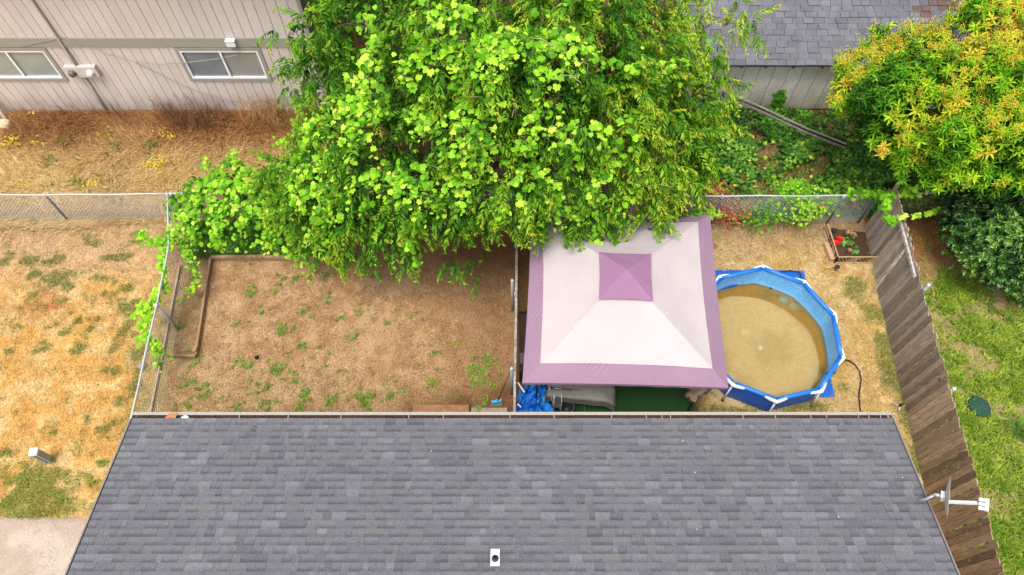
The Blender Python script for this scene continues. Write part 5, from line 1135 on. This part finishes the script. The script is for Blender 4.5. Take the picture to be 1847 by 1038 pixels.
# --- the big drooping tree in the middle
LB = [(560, 390, 2.6, .6), (640, 400, 2.7, .7), (720, 395, 2.8, .7), (790, 415, 2.5, .65), (858, 432, 2.5, .5), (935, 395, 2.8, .6), (1000, 375, 3.0, .6), (1060, 370, 3.1, .62), (1130, 362, 3.2, .6), (1190, 350, 3.1, .5), (1232, 305, 3.2, .6),
      (525, 330, 2.7, .7), (600, 330, 3.4, .75), (680, 330, 3.8, .8), (760, 340, 4.0, .75), (840, 340, 4.0, .75), (920, 330, 4.2, .7), (1000, 310, 4.2, .75), (1080, 300, 4.1, .75), (1160, 290, 4.0, .7), (1235, 245, 3.7, .65),
      (585, 240, 3.7, .65), (670, 230, 4.6, .8), (760, 230, 5.0, .8), (850, 230, 5.2, .75), (940, 220, 5.3, .7), (1030, 210, 5.2, .8), (1120, 200, 5.0, .8), (1200, 190, 4.6, .7), (1262, 170, 4.1, .6),
      (585, 140, 4.4, .6), (650, 140, 5.0, .7), (730, 130, 5.7, .8), (820, 120, 6.0, .8), (910, 120, 6.1, .7), (1000, 120, 6.0, .8), (1090, 110, 5.7, .8), (1180, 110, 5.2, .7), (1255, 95, 4.6, .6), (1305, 62, 4.3, .42),
      (575, 45, 4.6, .5), (640, 40, 5.2, .75), (730, 30, 6.0, .8), (820, 20, 6.4, .8), (920, 20, 6.5, .75), (1010, 20, 6.3, .8), (1100, 20, 5.9, .8), (1190, 20, 5.3, .75), (1265, 12, 4.7, .6),
      (600, -50, 4.8, .6), (670, -60, 5.4, .8), (770, -70, 6.1, .8), (880, -80, 6.4, .8), (1000, -80, 6.2, .8), (1110, -70, 5.7, .8), (1210, -60, 5.0, .7)]
LL = []
for px, py, z, r in LB: z += random.uniform(-.28, .28) if 0 < py < 330 else 0; p = P(px, py, z); LL.append((p.x, p.y, z, r * .93))
# drooping shoots that break the outline
for px, py, z in [(508, 62, 4.5), (525, 108, 4.3), (530, 152, 4.2), (548, 12, 4.6), (1352, 52, 4.3), (1330, 20, 4.6), (1310, 110, 4.2), (1300, 215, 3.4), (1280, 262, 3.2), (1296, 285, 3.0), (1232, 340, 2.9), (1260, 360, 2.6), (850, 462, 2.3), (930, 432, 2.5), (812, 462, 2.3), (765, 440, 2.4), (740, 452, 2.3), (985, 402, 2.8), (1095, 402, 2.9), (1170, 395, 2.9), (600, 435, 2.2), (660, 438, 2.3), (700, 440, 2.3), (1045, 405, 2.8), (868, 440, 2.4), (1320, 160, 4.0), (1310, 245, 3.3)]:
    p = P(px, py, z); LL.append((p.x, p.y, z, .26))
LOW = [(x, y + .1, z - .75, r * 1.05) for x, y, z, r in LL if r > .4]; crown = Lobes(LL + LOW)
tree = thing('drooping_tree', 'large broadleaf tree with drooping bright green shoots spreading over the fences and gazebo edge', 'tree', (.4, 12.0, 0))
limbs(tree, (.4, 12.0, 0), [LL[i][:3] for i in (2, 6, 11, 13, 15, 19, 22, 24, 27, 29, 31, 33, 35, 37, 41, 43, 45, 47)], .2, h0=1.8)
M_ch = leafmat('drooping_leaf', [(0, (.016, .06, .004)), (.22, (.038, .145, .005)), (.45, (.13, .30, .010)), (.7, (.36, .49, .03)), (1, (.56, .36, .04))])
pos, out = crown.sample(72, rj=(.6, 1.15))
keep = pos[:, 2] > crown.top(pos[:, 0], pos[:, 1]) - 1.5
upper = pos[:, 2] > crown.top(pos[:, 0], pos[:, 1]) - .75; keep &= ~(upper & (fbm(pos[:, 0], pos[:, 1], .55, 63, 3) + rng.normal(0, .02, len(pos)) < .475) & (pos[:, 1] > 8.7)); pos, out = pos[keep], out[keep]
n = len(pos); yd = out * np.array([1, 1, .5]) + rng.normal(0, .45, (n, 3)) + np.array([0, -.15, -.35]); yd[:, 2] = np.minimum(yd[:, 2], .4)
ti = (vnoise(pos[:, 0], pos[:, 1], 1.0, 5) - .5) * .35 + rng.normal(0, .05, n) - .06 + sm(pos[:, 0], 0.5, 4.0) * .17
scatter_sprays('cherry', pos, yd, np.tile([0, 0, 1.0], (n, 1)) + rng.normal(0, .3, (n, 3)), rng.uniform(.75, 1.2, n), ti, M_ch, tree, 300, 'leaf_spray', 'foliage', 1)

# --- grape vine: strands of broad leaves running over surfaces
M_gr = leafmat('vine_leaf', [(0, (.02, .09, .004)), (.3, (.05, .20, .006)), (.6, (.17, .44, .012)), (.85, (.36, .66, .03)), (1, (.50, .72, .07))], rough=.5, transl=.18)
M_vst = mat('vine_stem', (.22, .18, .09), .8)
class Vine:
    def __init__(s, root): s.root = root; s.p = []; s.n = []; s.y = []; s.s = []; s.t = []; s.stem = MB(); 
    def leaf(s, p, nrm_, yd, sz, t): s.p.append(p); s.n.append(nrm_); s.y.append(yd); s.s.append(sz); s.t.append(t)
    def strand(s, p, d, n, top, size=(.075, .18), tone=.52, hang=.07, lift=.05, wig=.5, step=.075, stem=True, jit=.09):
        p = np.array(p, float); pts = [Vector(p)]; d = np.array(d, float); d /= np.linalg.norm(d) + 1e-9; fallen = False
        for i in range(n):
            a = rng.normal(0, wig); d = np.array([d[0] * math.cos(a) - d[1] * math.sin(a), d[0] * math.sin(a) + d[1] * math.cos(a)]); q = p.copy(); q[:2] += d * step * (.25 if fallen else 1); z = top(q[0], q[1])
            if z is None or z < .0 or (z < p[2] - .35): q[2] = p[2] - hang; fallen = True
            else: q[2] = z + lift
            if q[2] < .04: break
            p = q; pts.append(Vector(p))
            for k in range(2):
                o = rng.normal(0, jit, 3); o[2] *= .5; ndir = np.array([rng.normal(0, .38), rng.normal(-.22, .38), 1.0 if not fallen else .5]); yd = np.array([rng.normal(0, 1), rng.normal(0, 1) - .5, -.3]); frac = i / max(n, 1)
                s.leaf(p + o, ndir, yd, rng.uniform(*size) * (1 - .55 * max(0, frac - .6) / .4), tone - .05 + .25 * frac + rng.normal(0, .20))
        if stem and len(pts) > 3: s.stem.tube(pts, .0045, 4)
    def finish(s, nparts=300, name='leaf', mtl=None, base=(GRAPE_V, GRAPE_F)):
        mtl = mtl or M_gr; pos = np.array(s.p); yv = norm(np.array(s.y)); nv = norm(np.array(s.n)); yv = yv - nv * (yv * nv).sum(1, keepdims=True); x = np.cross(norm(yv), nv); R = np.stack([norm(x), norm(yv), nv], 2)
        sz = np.array(s.s); t = np.clip(np.array(s.t), 0, 1); score_ = sz / np.linalg.norm(pos - np.array([0, 0, CAM_H]), axis=1) + rng.uniform(0, .0008, len(pos)); od = np.argsort(-score_); part = np.zeros(len(pos), bool); part[od[:nparts]] = True; cch = {}
        bv = base[0] - np.array([0, .42, 0])
        for i in np.nonzero(part)[0]:
            k = int(round(t[i] * 10))
            if k not in cch: me = bpy.data.meshes.new(name); me.from_pydata(bv.tolist(), [], base[1].tolist()); a = me.attributes.new('tint', 'FLOAT', 'POINT'); a.data.foreach_set('value', np.full(len(bv), k / 10, np.float32)); me.materials.append(mtl); cch[k] = me
            place(cch[k], name, Matrix(np.block([[R[i] * sz[i], pos[i][:, None]], [np.zeros((1, 3)), np.ones((1, 1))]]).tolist()), s.root)
        q = ~part
        if q.any(): V, F = inst(bv, base[1], R[q], sz[q], pos[q]); np_mesh('foliage', V, F, mtl, tint=np.repeat(t[q], len(bv)), parent=s.root, kind='stuff')
        if s.stem.v: s.stem.build('stem', M_vst, s.root, kind='stuff')
vt = thing('grape_vine', 'broad leaved lime green vine climbing all over the big drooping tree', 'vine', (-.2, 11.4, 0)); vn = Vine(vt)
spots = [(640, 110, 5), (700, 60, 4), (700, 215, 4), (760, 95, 6), (830, 40, 6), (830, 120, 5), (840, 195, 7), (820, 265, 7), (860, 240, 5), (620, 290, 5), (600, 230, 5), (605, 340, 5), (650, 180, 5), (680, 140, 4), (960, 90, 6), (970, 170, 6), (1000, 50, 5), (1020, 240, 4), (1090, 285, 5), (1045, 330, 6), (1000, 330, 6), (920, 300, 5),
         (740, 330, 6), (560, 265, 6), (880, 150, 4), (900, 60, 4), (760, 180, 5), (720, 290, 5), (660, 350, 5), (700, 390, 3), (970, 390, 3), (1060, 395, 2), (880, 380, 3), (560, 310, 5), (540, 250, 4), (980, 20, 4), (1060, 90, 3), (1120, 250, 2), (1090, 200, 2), (640, 30, 3), (790, 10, 5), (870, 10, 4), (1240, 60, 2), (810, 320, 4), (540, 350, 5), (590, 390, 3), (1130, 330, 3), (930, 110, 4), (1230, 130, 1)]
vtop = lambda x, y: float(crown.top(x, y)[0])
for px, py, k in spots:
    for q in range(max(1, int(k * .85))):
        h = crown.hit(px + rng.normal(0, 17), py + rng.normal(0, 16))
        if h is None: continue
        h[2] += .05; vn.strand(h, (rng.normal(0, .7), -1), int(rng.integers(7, 15)), vtop, tone=.50 + .2 * rng.random() + .08 * (850 < px < 860), wig=.45)
for px, py, k in [(575, 420, 14), (700, 420, 10), (740, 430, 14), (560, 400, 14), (980, 400, 12), (1050, 410, 8), (1090, 400, 9), (640, 410, 12), (745, 450, 8), (985, 415, 9), (1110, 405, 8)]:
    p = P(px, py, 2.7); vn.strand(p, (.1, -1), k, lambda x, y: None, hang=.075, tone=.62, size=(.07, .13), wig=.8)
vn.finish(300)
# bare twigs showing among the leaves
b = MB()
for px, py in [(790, 60), (850, 90), (1000, 90), (1010, 140), (720, 330), (760, 300), (560, 300), (1160, 340), (880, 190), (930, 200), (1240, 90), (1060, 120)]:
    h = crown.hit(px, py)
    if h is None: continue
    b = MB(); h = Vector(h) + Vector((0, 0, .05)); e = h + Vector((random.uniform(-.6, .6), random.uniform(-.5, .1), random.uniform(.1, .25))); b.tube([h - Vector((0, 0, .3)), h, h.lerp(e, .5) + Vector((0, 0, .08)), e], [.012, .010, .008, .004], 5); b.build('twig', mat('pale_twig', (.40, .33, .24), .8), tree)

# --- vine mound over the back left fence corner, and the strands on the side fence
v2r = thing('fence_vine', 'lime green vine mounded over the back corner of the wire fence', 'vine', (-7.5, 11, 0)); v2 = Vine(v2r)
ml = []
for px, py, z, r in [(325, 375, .9, .45), (360, 400, .9, .5), (350, 345, 1.1, .4), (400, 350, 1.3, .6), (420, 400, 1.1, .6), (460, 370, 1.4, .6), (500, 400, 1.4, .6), (520, 360, 1.7, .6), (415, 310, 1.3, .4), (470, 325, 1.5, .45), (375, 415, .7, .35), (440, 412, .8, .38), (500, 418, 1.0, .38), (550, 430, 1.3, .5), (545, 390, 1.8, .5), (560, 340, 2.1, .5), (535, 300, 2.0, .45), (510, 320, 1.8, .45)]:
    p = P(px, py, z); ml.append((p.x, p.y, z, r))
mound = Lobes(ml); mtop = lambda x, y: float(mound.top(x, y)[0])
pos, out = mound.sample(170, lo=-.2, rj=(.6, 1.05))
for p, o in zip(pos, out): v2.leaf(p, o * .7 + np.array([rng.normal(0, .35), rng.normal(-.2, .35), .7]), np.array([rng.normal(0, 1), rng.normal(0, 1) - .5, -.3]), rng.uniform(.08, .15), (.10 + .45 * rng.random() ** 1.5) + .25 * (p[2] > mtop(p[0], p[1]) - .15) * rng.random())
for px, py in [(350, 350), (390, 330), (420, 300), (440, 340), (480, 330), (340, 380), (420, 380), (470, 400), (520, 380), (500, 350), (550, 350), (380, 380), (530, 310), (540, 420), (360, 410), (490, 412), (450, 300), (400, 400)]:
    for q in range(3):
        h = mound.hit(px + rng.normal(0, 12), py + rng.normal(0, 10))
        if h is not None: v2.strand(h, (rng.normal(0, .8), -.8), int(rng.integers(6, 14)), mtop, tone=.6)
for a, c, k in [((415, 300), (425, 275), 8), ((370, 300), (375, 292), 5), ((540, 260), (530, 175), 12), ((520, 265), (500, 255), 6)]:
    p, q = np.array(P(*a, 1.6)), np.array(P(*c, 1.9))
    for i in range(k * 3): t = rng.random(); v2.leaf(p + (q - p) * t + rng.normal(0, .07, 3), np.array([rng.normal(0, .4), rng.normal(-.3, .4), 1]), rng.normal(0, 1, 3), rng.uniform(.06, .12), .7 + rng.normal(0, .12))
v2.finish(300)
v3r = thing('trailing_vine', 'long trailing lime green vine strand draped along the left side fence', 'vine', (-8.3, 8, 0)); v3 = Vine(v3r)
def run(v, pts, dens, spread, size, tone, z=1.2):
    q = [np.array(P(x, y, zz)) for x, y, zz in pts]
    for a, c in zip(q[:-1], q[1:]):
        n = max(1, int(np.linalg.norm(c - a) * dens))
        for i in range(n):
            t = rng.random(); p = a + (c - a) * t + rng.normal(0, spread, 3) * np.array([1, 1, .5]); v.leaf(p, np.array([rng.normal(0, .4), rng.normal(-.25, .4), 1]), np.array([rng.normal(0, 1), rng.normal(0, 1) - .3, -.2]), rng.uniform(*size), tone + rng.normal(0, .14))
    v.stem.tube([Vector(p) for p in q], .008, 5)
run(v3, [(312, 410, 1.2), (300, 445, 1.15), (262, 430, 1.0), (252, 420, .9)], 75, .08, (.07, .12), .62)
run(v3, [(305, 440, 1.1), (290, 470, 1.1), (296, 495, 1.2), (292, 520, 1.1)], 60, .05, (.07, .13), .72)
run(v3, [(292, 520, 1.1), (272, 545, 1.1), (245, 570, .9)], 85, .09, (.08, .14), .74)
run(v3, [(272, 545, 1.1), (262, 580, 1.1), (262, 610, 1.15), (278, 630, 1.1)], 70, .07, (.08, .13), .66)
run(v3, [(278, 630, 1.1), (290, 640, .8), (284, 665, .6)], 34, .05, (.06, .11), .66); run(v3, [(278, 632, 1.0), (305, 642, .5), (318, 643, .3)], 26, .03, (.04, .08), .85)
run(v3, [(325, 430, 1.0), (345, 470, .8), (355, 500, .6), (350, 520, .5), (338, 535, .4)], 50, .06, (.06, .11), .62); run(v3, [(318, 430, 1.1), (335, 450, .9), (350, 480, .7)], 60, .07, (.06, .11), .55)
v3.finish(260)
# --- strands at the board fence top
v4r = thing('board_fence_vine', 'thin vine with round lime leaves hanging over the far end of the board fence', 'vine', (9.5, 10.9, 0)); v4 = Vine(v4r)
run(v4, [(1530, 350, 1.2), (1570, 348, 1.3), (1600, 352, 1.7), (1630, 350, 1.7)], 55, .07, (.10, .17), .48); run(v4, [(1600, 352, 1.9), (1598, 380, 1.9), (1605, 402, 1.8)], 45, .05, (.10, .17), .5)
run(v4, [(1630, 350, 1.75), (1660, 344, 1.7), (1685, 338, 1.7)], 40, .08, (.10, .17), .66); run(v4, [(1618, 392, 1.85), (1645, 390, 1.8), (1665, 388, 1.6), (1690, 382, 1.4), (1712, 374, 1.3)], 15, .03, (.10, .17), .84)
run(v4, [(1600, 395, 1.9), (1618, 404, 1.9)], 40, .04, (.12, .17), .55); v4.finish(90)
v5r = thing('fence_shrub_vine', 'yellow green leafy vine spilling over the fence behind the pool', 'vine', (7.4, 11.1, 0)); v5 = Vine(v5r)
for (px, py, z, sx, sz, k, tn) in [(1440, 350, 1.1, .30, .12, 150, .66), (1455, 375, .8, .26, .2, 140, .78), (1425, 340, 1.2, .2, .15, 90, .55), (1385, 385, .5, .35, .15, 130, .42), (1360, 395, .4, .3, .12, 80, .36), (1450, 395, .5, .2, .15, 60, .7), (1280, 388, .9, .14, .12, 40, .8), (1500, 360, .9, .25, .1, 40, .5)]:
    c = np.array(P(px, py, z))
    for i in range(k): v5.leaf(c + rng.normal(0, 1, 3) * np.array([sx, sx * .6, sz]), np.array([rng.normal(0, .45), rng.normal(-.35, .4), 1]), rng.normal(0, 1, 3), rng.uniform(.05, .10), tn + rng.normal(0, .13))
v5.finish(150)
# --- ground ivy behind the pool fence
M_iv = leafmat('bramble_leaf', [(0, (.015, .05, .008)), (.35, (.05, .15, .015)), (.65, (.13, .30, .03)), (.85, (.28, .48, .04)), (1, (.50, .52, .07))])
n = 42000; x = rng.uniform(4.0, 12.5, n); y = rng.uniform(11.25, 15.2, n); dn = fbm(x, y, 1.0, 31); hole = 1 - sm(np.sqrt(((x - 6.4) / 1.3) ** 2 + ((y - 11.9) / .6) ** 2) + (dn - .5) * 2, .5, 1.1)
m = (rng.random(n) < np.clip(sm(fbm(x, y, .6, 31), .26, .44) - hole * .75, .03, 1)) & ~((x > 9) & (y > 13.6) & (rng.random(n) < .8)); x, y, dn = x[m], y[m], dn[m]; n = len(x)
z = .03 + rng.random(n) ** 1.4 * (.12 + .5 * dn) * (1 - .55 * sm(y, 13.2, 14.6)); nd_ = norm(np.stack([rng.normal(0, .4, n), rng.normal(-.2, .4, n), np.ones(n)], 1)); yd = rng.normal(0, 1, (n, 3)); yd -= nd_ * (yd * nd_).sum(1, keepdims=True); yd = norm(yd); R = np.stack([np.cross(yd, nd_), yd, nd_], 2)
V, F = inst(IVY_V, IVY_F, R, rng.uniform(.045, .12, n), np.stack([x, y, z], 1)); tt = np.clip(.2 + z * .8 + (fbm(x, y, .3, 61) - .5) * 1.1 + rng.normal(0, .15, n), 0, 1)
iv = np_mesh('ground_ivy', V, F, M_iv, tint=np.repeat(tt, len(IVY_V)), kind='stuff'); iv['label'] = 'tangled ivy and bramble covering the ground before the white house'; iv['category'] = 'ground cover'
wr_ = thing('wall_ivy', 'dark ivy sprig climbing the white house wall behind the fallen gutter', 'ivy', (8.0, 15.2, 0)); w5 = Vine(wr_)
for (px, py, k, s_) in [(1400, 172, 10, .10), (1413, 178, 12, .10), (1403, 200, 18, .14), (1410, 215, 30, .2), (1398, 188, 8, .08)]:
    c = np.array(PY(px, py, 15.22))
    for i in range(k): v_ = rng.normal(0, s_, 3); v_[1] = -abs(v_[1]) * .4; w5.leaf(c + v_, np.array([rng.normal(0, .3), -1, .5]), np.array([rng.normal(0, .5), 0, -1]), rng.uniform(.09, .16), .2 + rng.normal(0, .1))
w5.stem.tube([PY(1412, 222, 15.25), PY(1405, 195, 15.25), PY(1412, 170, 15.25)], .01, 5); w5.finish(60)
# red leaved shrub at the fence
M_rd = leafmat('dry_red_leaf', [(0, (.18, .04, .02)), (.5, (.48, .13, .05)), (1, (.66, .26, .10))])
rs = thing('red_shrub', 'orange red dried shrub behind the wire fence right of the gazebo', 'shrub', P(1300, 372, 0)); rv = Vine(rs)
for px, py, z, k, s_ in [(1308, 378, .5, 420, .26), (1290, 345, .9, 220, .2), (1316, 392, .25, 250, .25), (1540, 368, .6, 40, .1), (1480, 372, .8, 26, .06)]:
    c = np.array(P(px, py, z)); 
    for i in range(k): rv.leaf(c + rng.normal(0, s_, 3) * np.array([1, .7, .6]), np.array([rng.normal(0, .5), rng.normal(-.2, .5), 1]), rng.normal(0, 1, 3), rng.uniform(.03, .075), rng.random())
b = rv.stem
for k in range(9): c = P(1304 + random.uniform(-14, 14), 400, 0); b.tube([c, c + Vector((random.uniform(-.2, .2), random.uniform(-.1, .1), .8))], .009, 4)
rv.finish(0, mtl=M_rd, base=(IVY_V, IVY_F))

# --- golden flushed tree, top right
G = [(1560, 130, 3.6, .6), (1545, 180, 3.2, .55), (1575, 210, 3.0, .6), (1620, 250, 3.0, .65), (1600, 170, 3.8, .7), (1592, 112, 3.9, .55), (1655, 92, 4.2, .62), (1650, 130, 4.3, .8), (1670, 200, 4.0, .8), (1690, 265, 3.3, .75), (1650, 290, 2.7, .55), (1728, 96, 4.7, .75), (1730, 150, 4.7, .8), (1745, 225, 4.2, .8), (1750, 290, 3.3, .7), (1700, 310, 2.7, .5), (1800, 50, 5.2, .9), (1810, 130, 5.0, .9), (1820, 210, 4.5, .85), (1825, 280, 3.6, .8), (1795, 14, 5.2, .7), (1880, 90, 5.2, .9), (1890, 180, 4.8, .9), (1900, 270, 4.0, .9), (1760, 320, 2.6, .45), (1840, 325, 2.9, .5), (1850, 0, 5.4, .9), (1840, -50, 5.3, .8), (1900, 0, 5.2, .9), (1980, 100, 5, 1), (1980, 230, 4.4, 1), (1870, -70, 5.4, .9),
     (1525, 160, 3.0, .3), (1520, 195, 2.7, .3), (1530, 120, 3.5, .3), (1590, 240, 2.5, .35), (1620, 275, 2.4, .3), (1625, 300, 2.3, .3), (1580, 78, 4.1, .35), (1768, 30, 4.9, .4), (1560, 230, 2.4, .28)]
LL = []
for px, py, z, r in G: p = P(px, py, z); LL.append((p.x, p.y, z, r))
gcrown = Lobes(LL); gt = thing('golden_tree', 'dense evergreen tree flushed golden orange at its tips, top right', 'tree', (12.3, 13.6, 0)); limbs(gt, (12.3, 13.6, 0), [LL[i][:3] for i in (1, 4, 7, 9, 12, 14, 17, 19, 22)], .18, h0=1.2)
M_go = leafmat('golden_flush_leaf', [(0, (.025, .09, .006)), (.25, (.10, .31, .01)), (.45, (.30, .54, .014)), (.65, (.56, .60, .03)), (.83, (.72, .50, .05)), (1, (.74, .38, .07))])
pos, out = gcrown.sample(105, lo=-.3, rj=(.6, 1.1)); n = len(pos); ax = out * .9 + np.array([0, -.1, .7]) + rng.normal(0, .3, (n, 3)); ax = norm(ax)
# a spray's long axis is its local z: give y any side direction
side_ = norm(np.cross(ax, rng.normal(0, 1, (n, 3)))); gold = fbm(pos[:, 0], pos[:, 1], .9, 101, 3) + .10 * sm(pos[:, 2], 3.0, 5.0) + .09 * out[:, 2] + rng.normal(0, .05, n); isf = gold > .575
outer = pos[:, 2] > gcrown.top(pos[:, 0], pos[:, 1]) - .3; isf &= outer
scatter_sprays('photinia', pos[~isf], side_[~isf], ax[~isf], rng.uniform(.95, 1.4, (~isf).sum()), (gold[~isf] - .57) * 1.3 + rng.normal(0, .05, (~isf).sum()), M_go, gt, 220, 'leaf_whorl', 'foliage', 3)
scatter_sprays('flush', pos[isf] + out[isf] * .05, side_[isf], ax[isf], rng.uniform(.8, 1.3, isf.sum()), rng.normal(-.07, .08, isf.sum()), M_go, gt, 80, 'flower_spray', 'blossom', 4)
# --- dark glossy shrub, right edge
DS = [(1740, 370, 1.6, .5), (1790, 355, 2.0, .6), (1840, 360, 2.2, .6), (1745, 415, 1.4, .45), (1790, 410, 1.8, .6), (1840, 420, 2.0, .65), (1775, 455, 1.3, .45), (1815, 465, 1.5, .5), (1850, 470, 1.6, .5), (1890, 400, 2.2, .8), (1890, 470, 1.7, .6), (1830, 495, 1.0, .35), (1800, 490, .9, .3), (1725, 395, 1.1, .3), (1870, 505, 1.0, .4), (1880, 340, 2.4, .7)]
LL = []
for px, py, z, r in DS: p = P(px, py, z); LL.append((p.x, p.y, z, r)); LL.append((p.x, p.y + .1, max(.3, z - r), r * .95))
dcrown = Lobes(LL); ds = thing('dark_shrub', 'large glossy dark green shrub on the right under the golden tree', 'shrub', (13, 10.4, 0)); limbs(ds, (13, 10.6, 0), [l[:3] for l in LL[::6]], .08, h0=.4)
M_dk = leafmat('glossy_dark_leaf', [(0, (.012, .035, .010)), (.4, (.03, .085, .018)), (.7, (.09, .24, .035)), (1, (.24, .44, .07))], rough=.3, transl=.15, spec=.6)
pos, out = dcrown.sample(170, lo=-.4, rj=(.65, 1.08)); n = len(pos); ax = norm(out + np.array([0, -.15, .4]) + rng.normal(0, .3, (n, 3))); side_ = norm(np.cross(ax, rng.normal(0, 1, (n, 3))))
scatter_sprays('laurel', pos, side_, ax, rng.uniform(.9, 1.4, n), (vnoise(pos[:, 0], pos[:, 1], .35, 8) - .42) * .6, M_dk, ds, 200, 'leaf_spray', 'foliage', 6)
# --- flowers in the corner bed
M_fl = leafmat('geranium_leaf', [(0, (.05, .14, .02)), (.6, (.16, .38, .05)), (1, (.3, .5, .1))]); M_red = mat('red_petal', (.75, .012, .015), .5); M_pk = mat('faded_pink_petal', (.48, .20, .13), .6)
def flowering(px, py, label, blooms, m, r=.14, k=34):
    c = P(px, py, 0); t = thing('flowering_plant', label, 'flower', (c.x, c.y, 0)); v = Vine(t)
    for i in range(k): a = rng.uniform(0, 6.28); q = r * rng.uniform(.2, 1); v.leaf(np.array([c.x + q * math.cos(a), c.y + q * math.sin(a), rng.uniform(.08, .22)]), np.array([math.cos(a) * .4, math.sin(a) * .4, 1]), np.array([math.cos(a), math.sin(a), -.1]), rng.uniform(.05, .085), rng.random())
    v.finish(12, mtl=M_fl, base=(IVY_V, IVY_F)); b = MB(); b.tube([c, c + Vector((0, 0, .2))], .012, 5); b.build('stem', M_vst, t)
    for (bx, by) in blooms:
        q = P(bx, by, .27); b = MB()
        for i in range(16):
            a = i * 2.4; d = Vector((math.cos(a), math.sin(a), .5 - i * .02)).normalized(); e = Vector((-math.sin(a), math.cos(a), 0)); o = Vector(q) + Vector((0, 0, .04 * (1 - i / 16))); s_ = .035 + .0028 * i * (1 if m is M_red else .4)
            b.add([o, o + d * s_ * .7 + e * s_ * .45, o + d * s_ * 1.2, o + d * s_ * .7 - e * s_ * .45], [(0, 1, 2, 3)])
        b.build('bloom', m, t)
flowering(1519, 443, 'bright red geranium in the corner flower bed', [(1513, 431), (1509, 439), (1505, 438), (1516, 433)], M_red)
flowering(1524, 444, 'leafy green plant between the red geranium and the near lattice', [], M_red, .15, 40)
flowering(1533, 427, 'faded pink flowering plant at the back of the flower bed', [(1528, 421), (1535, 422), (1541, 424)], M_pk, .12, 20)
flowering(1538, 456, 'small green plant at the near right of the flower bed', [(1532, 452)], M_pk, .11, 30)
print('verts', sum(len(o.data.vertices) for o in scn.objects if o.type == 'MESH' and o.data.users == 1), 'objs', len(scn.objects))
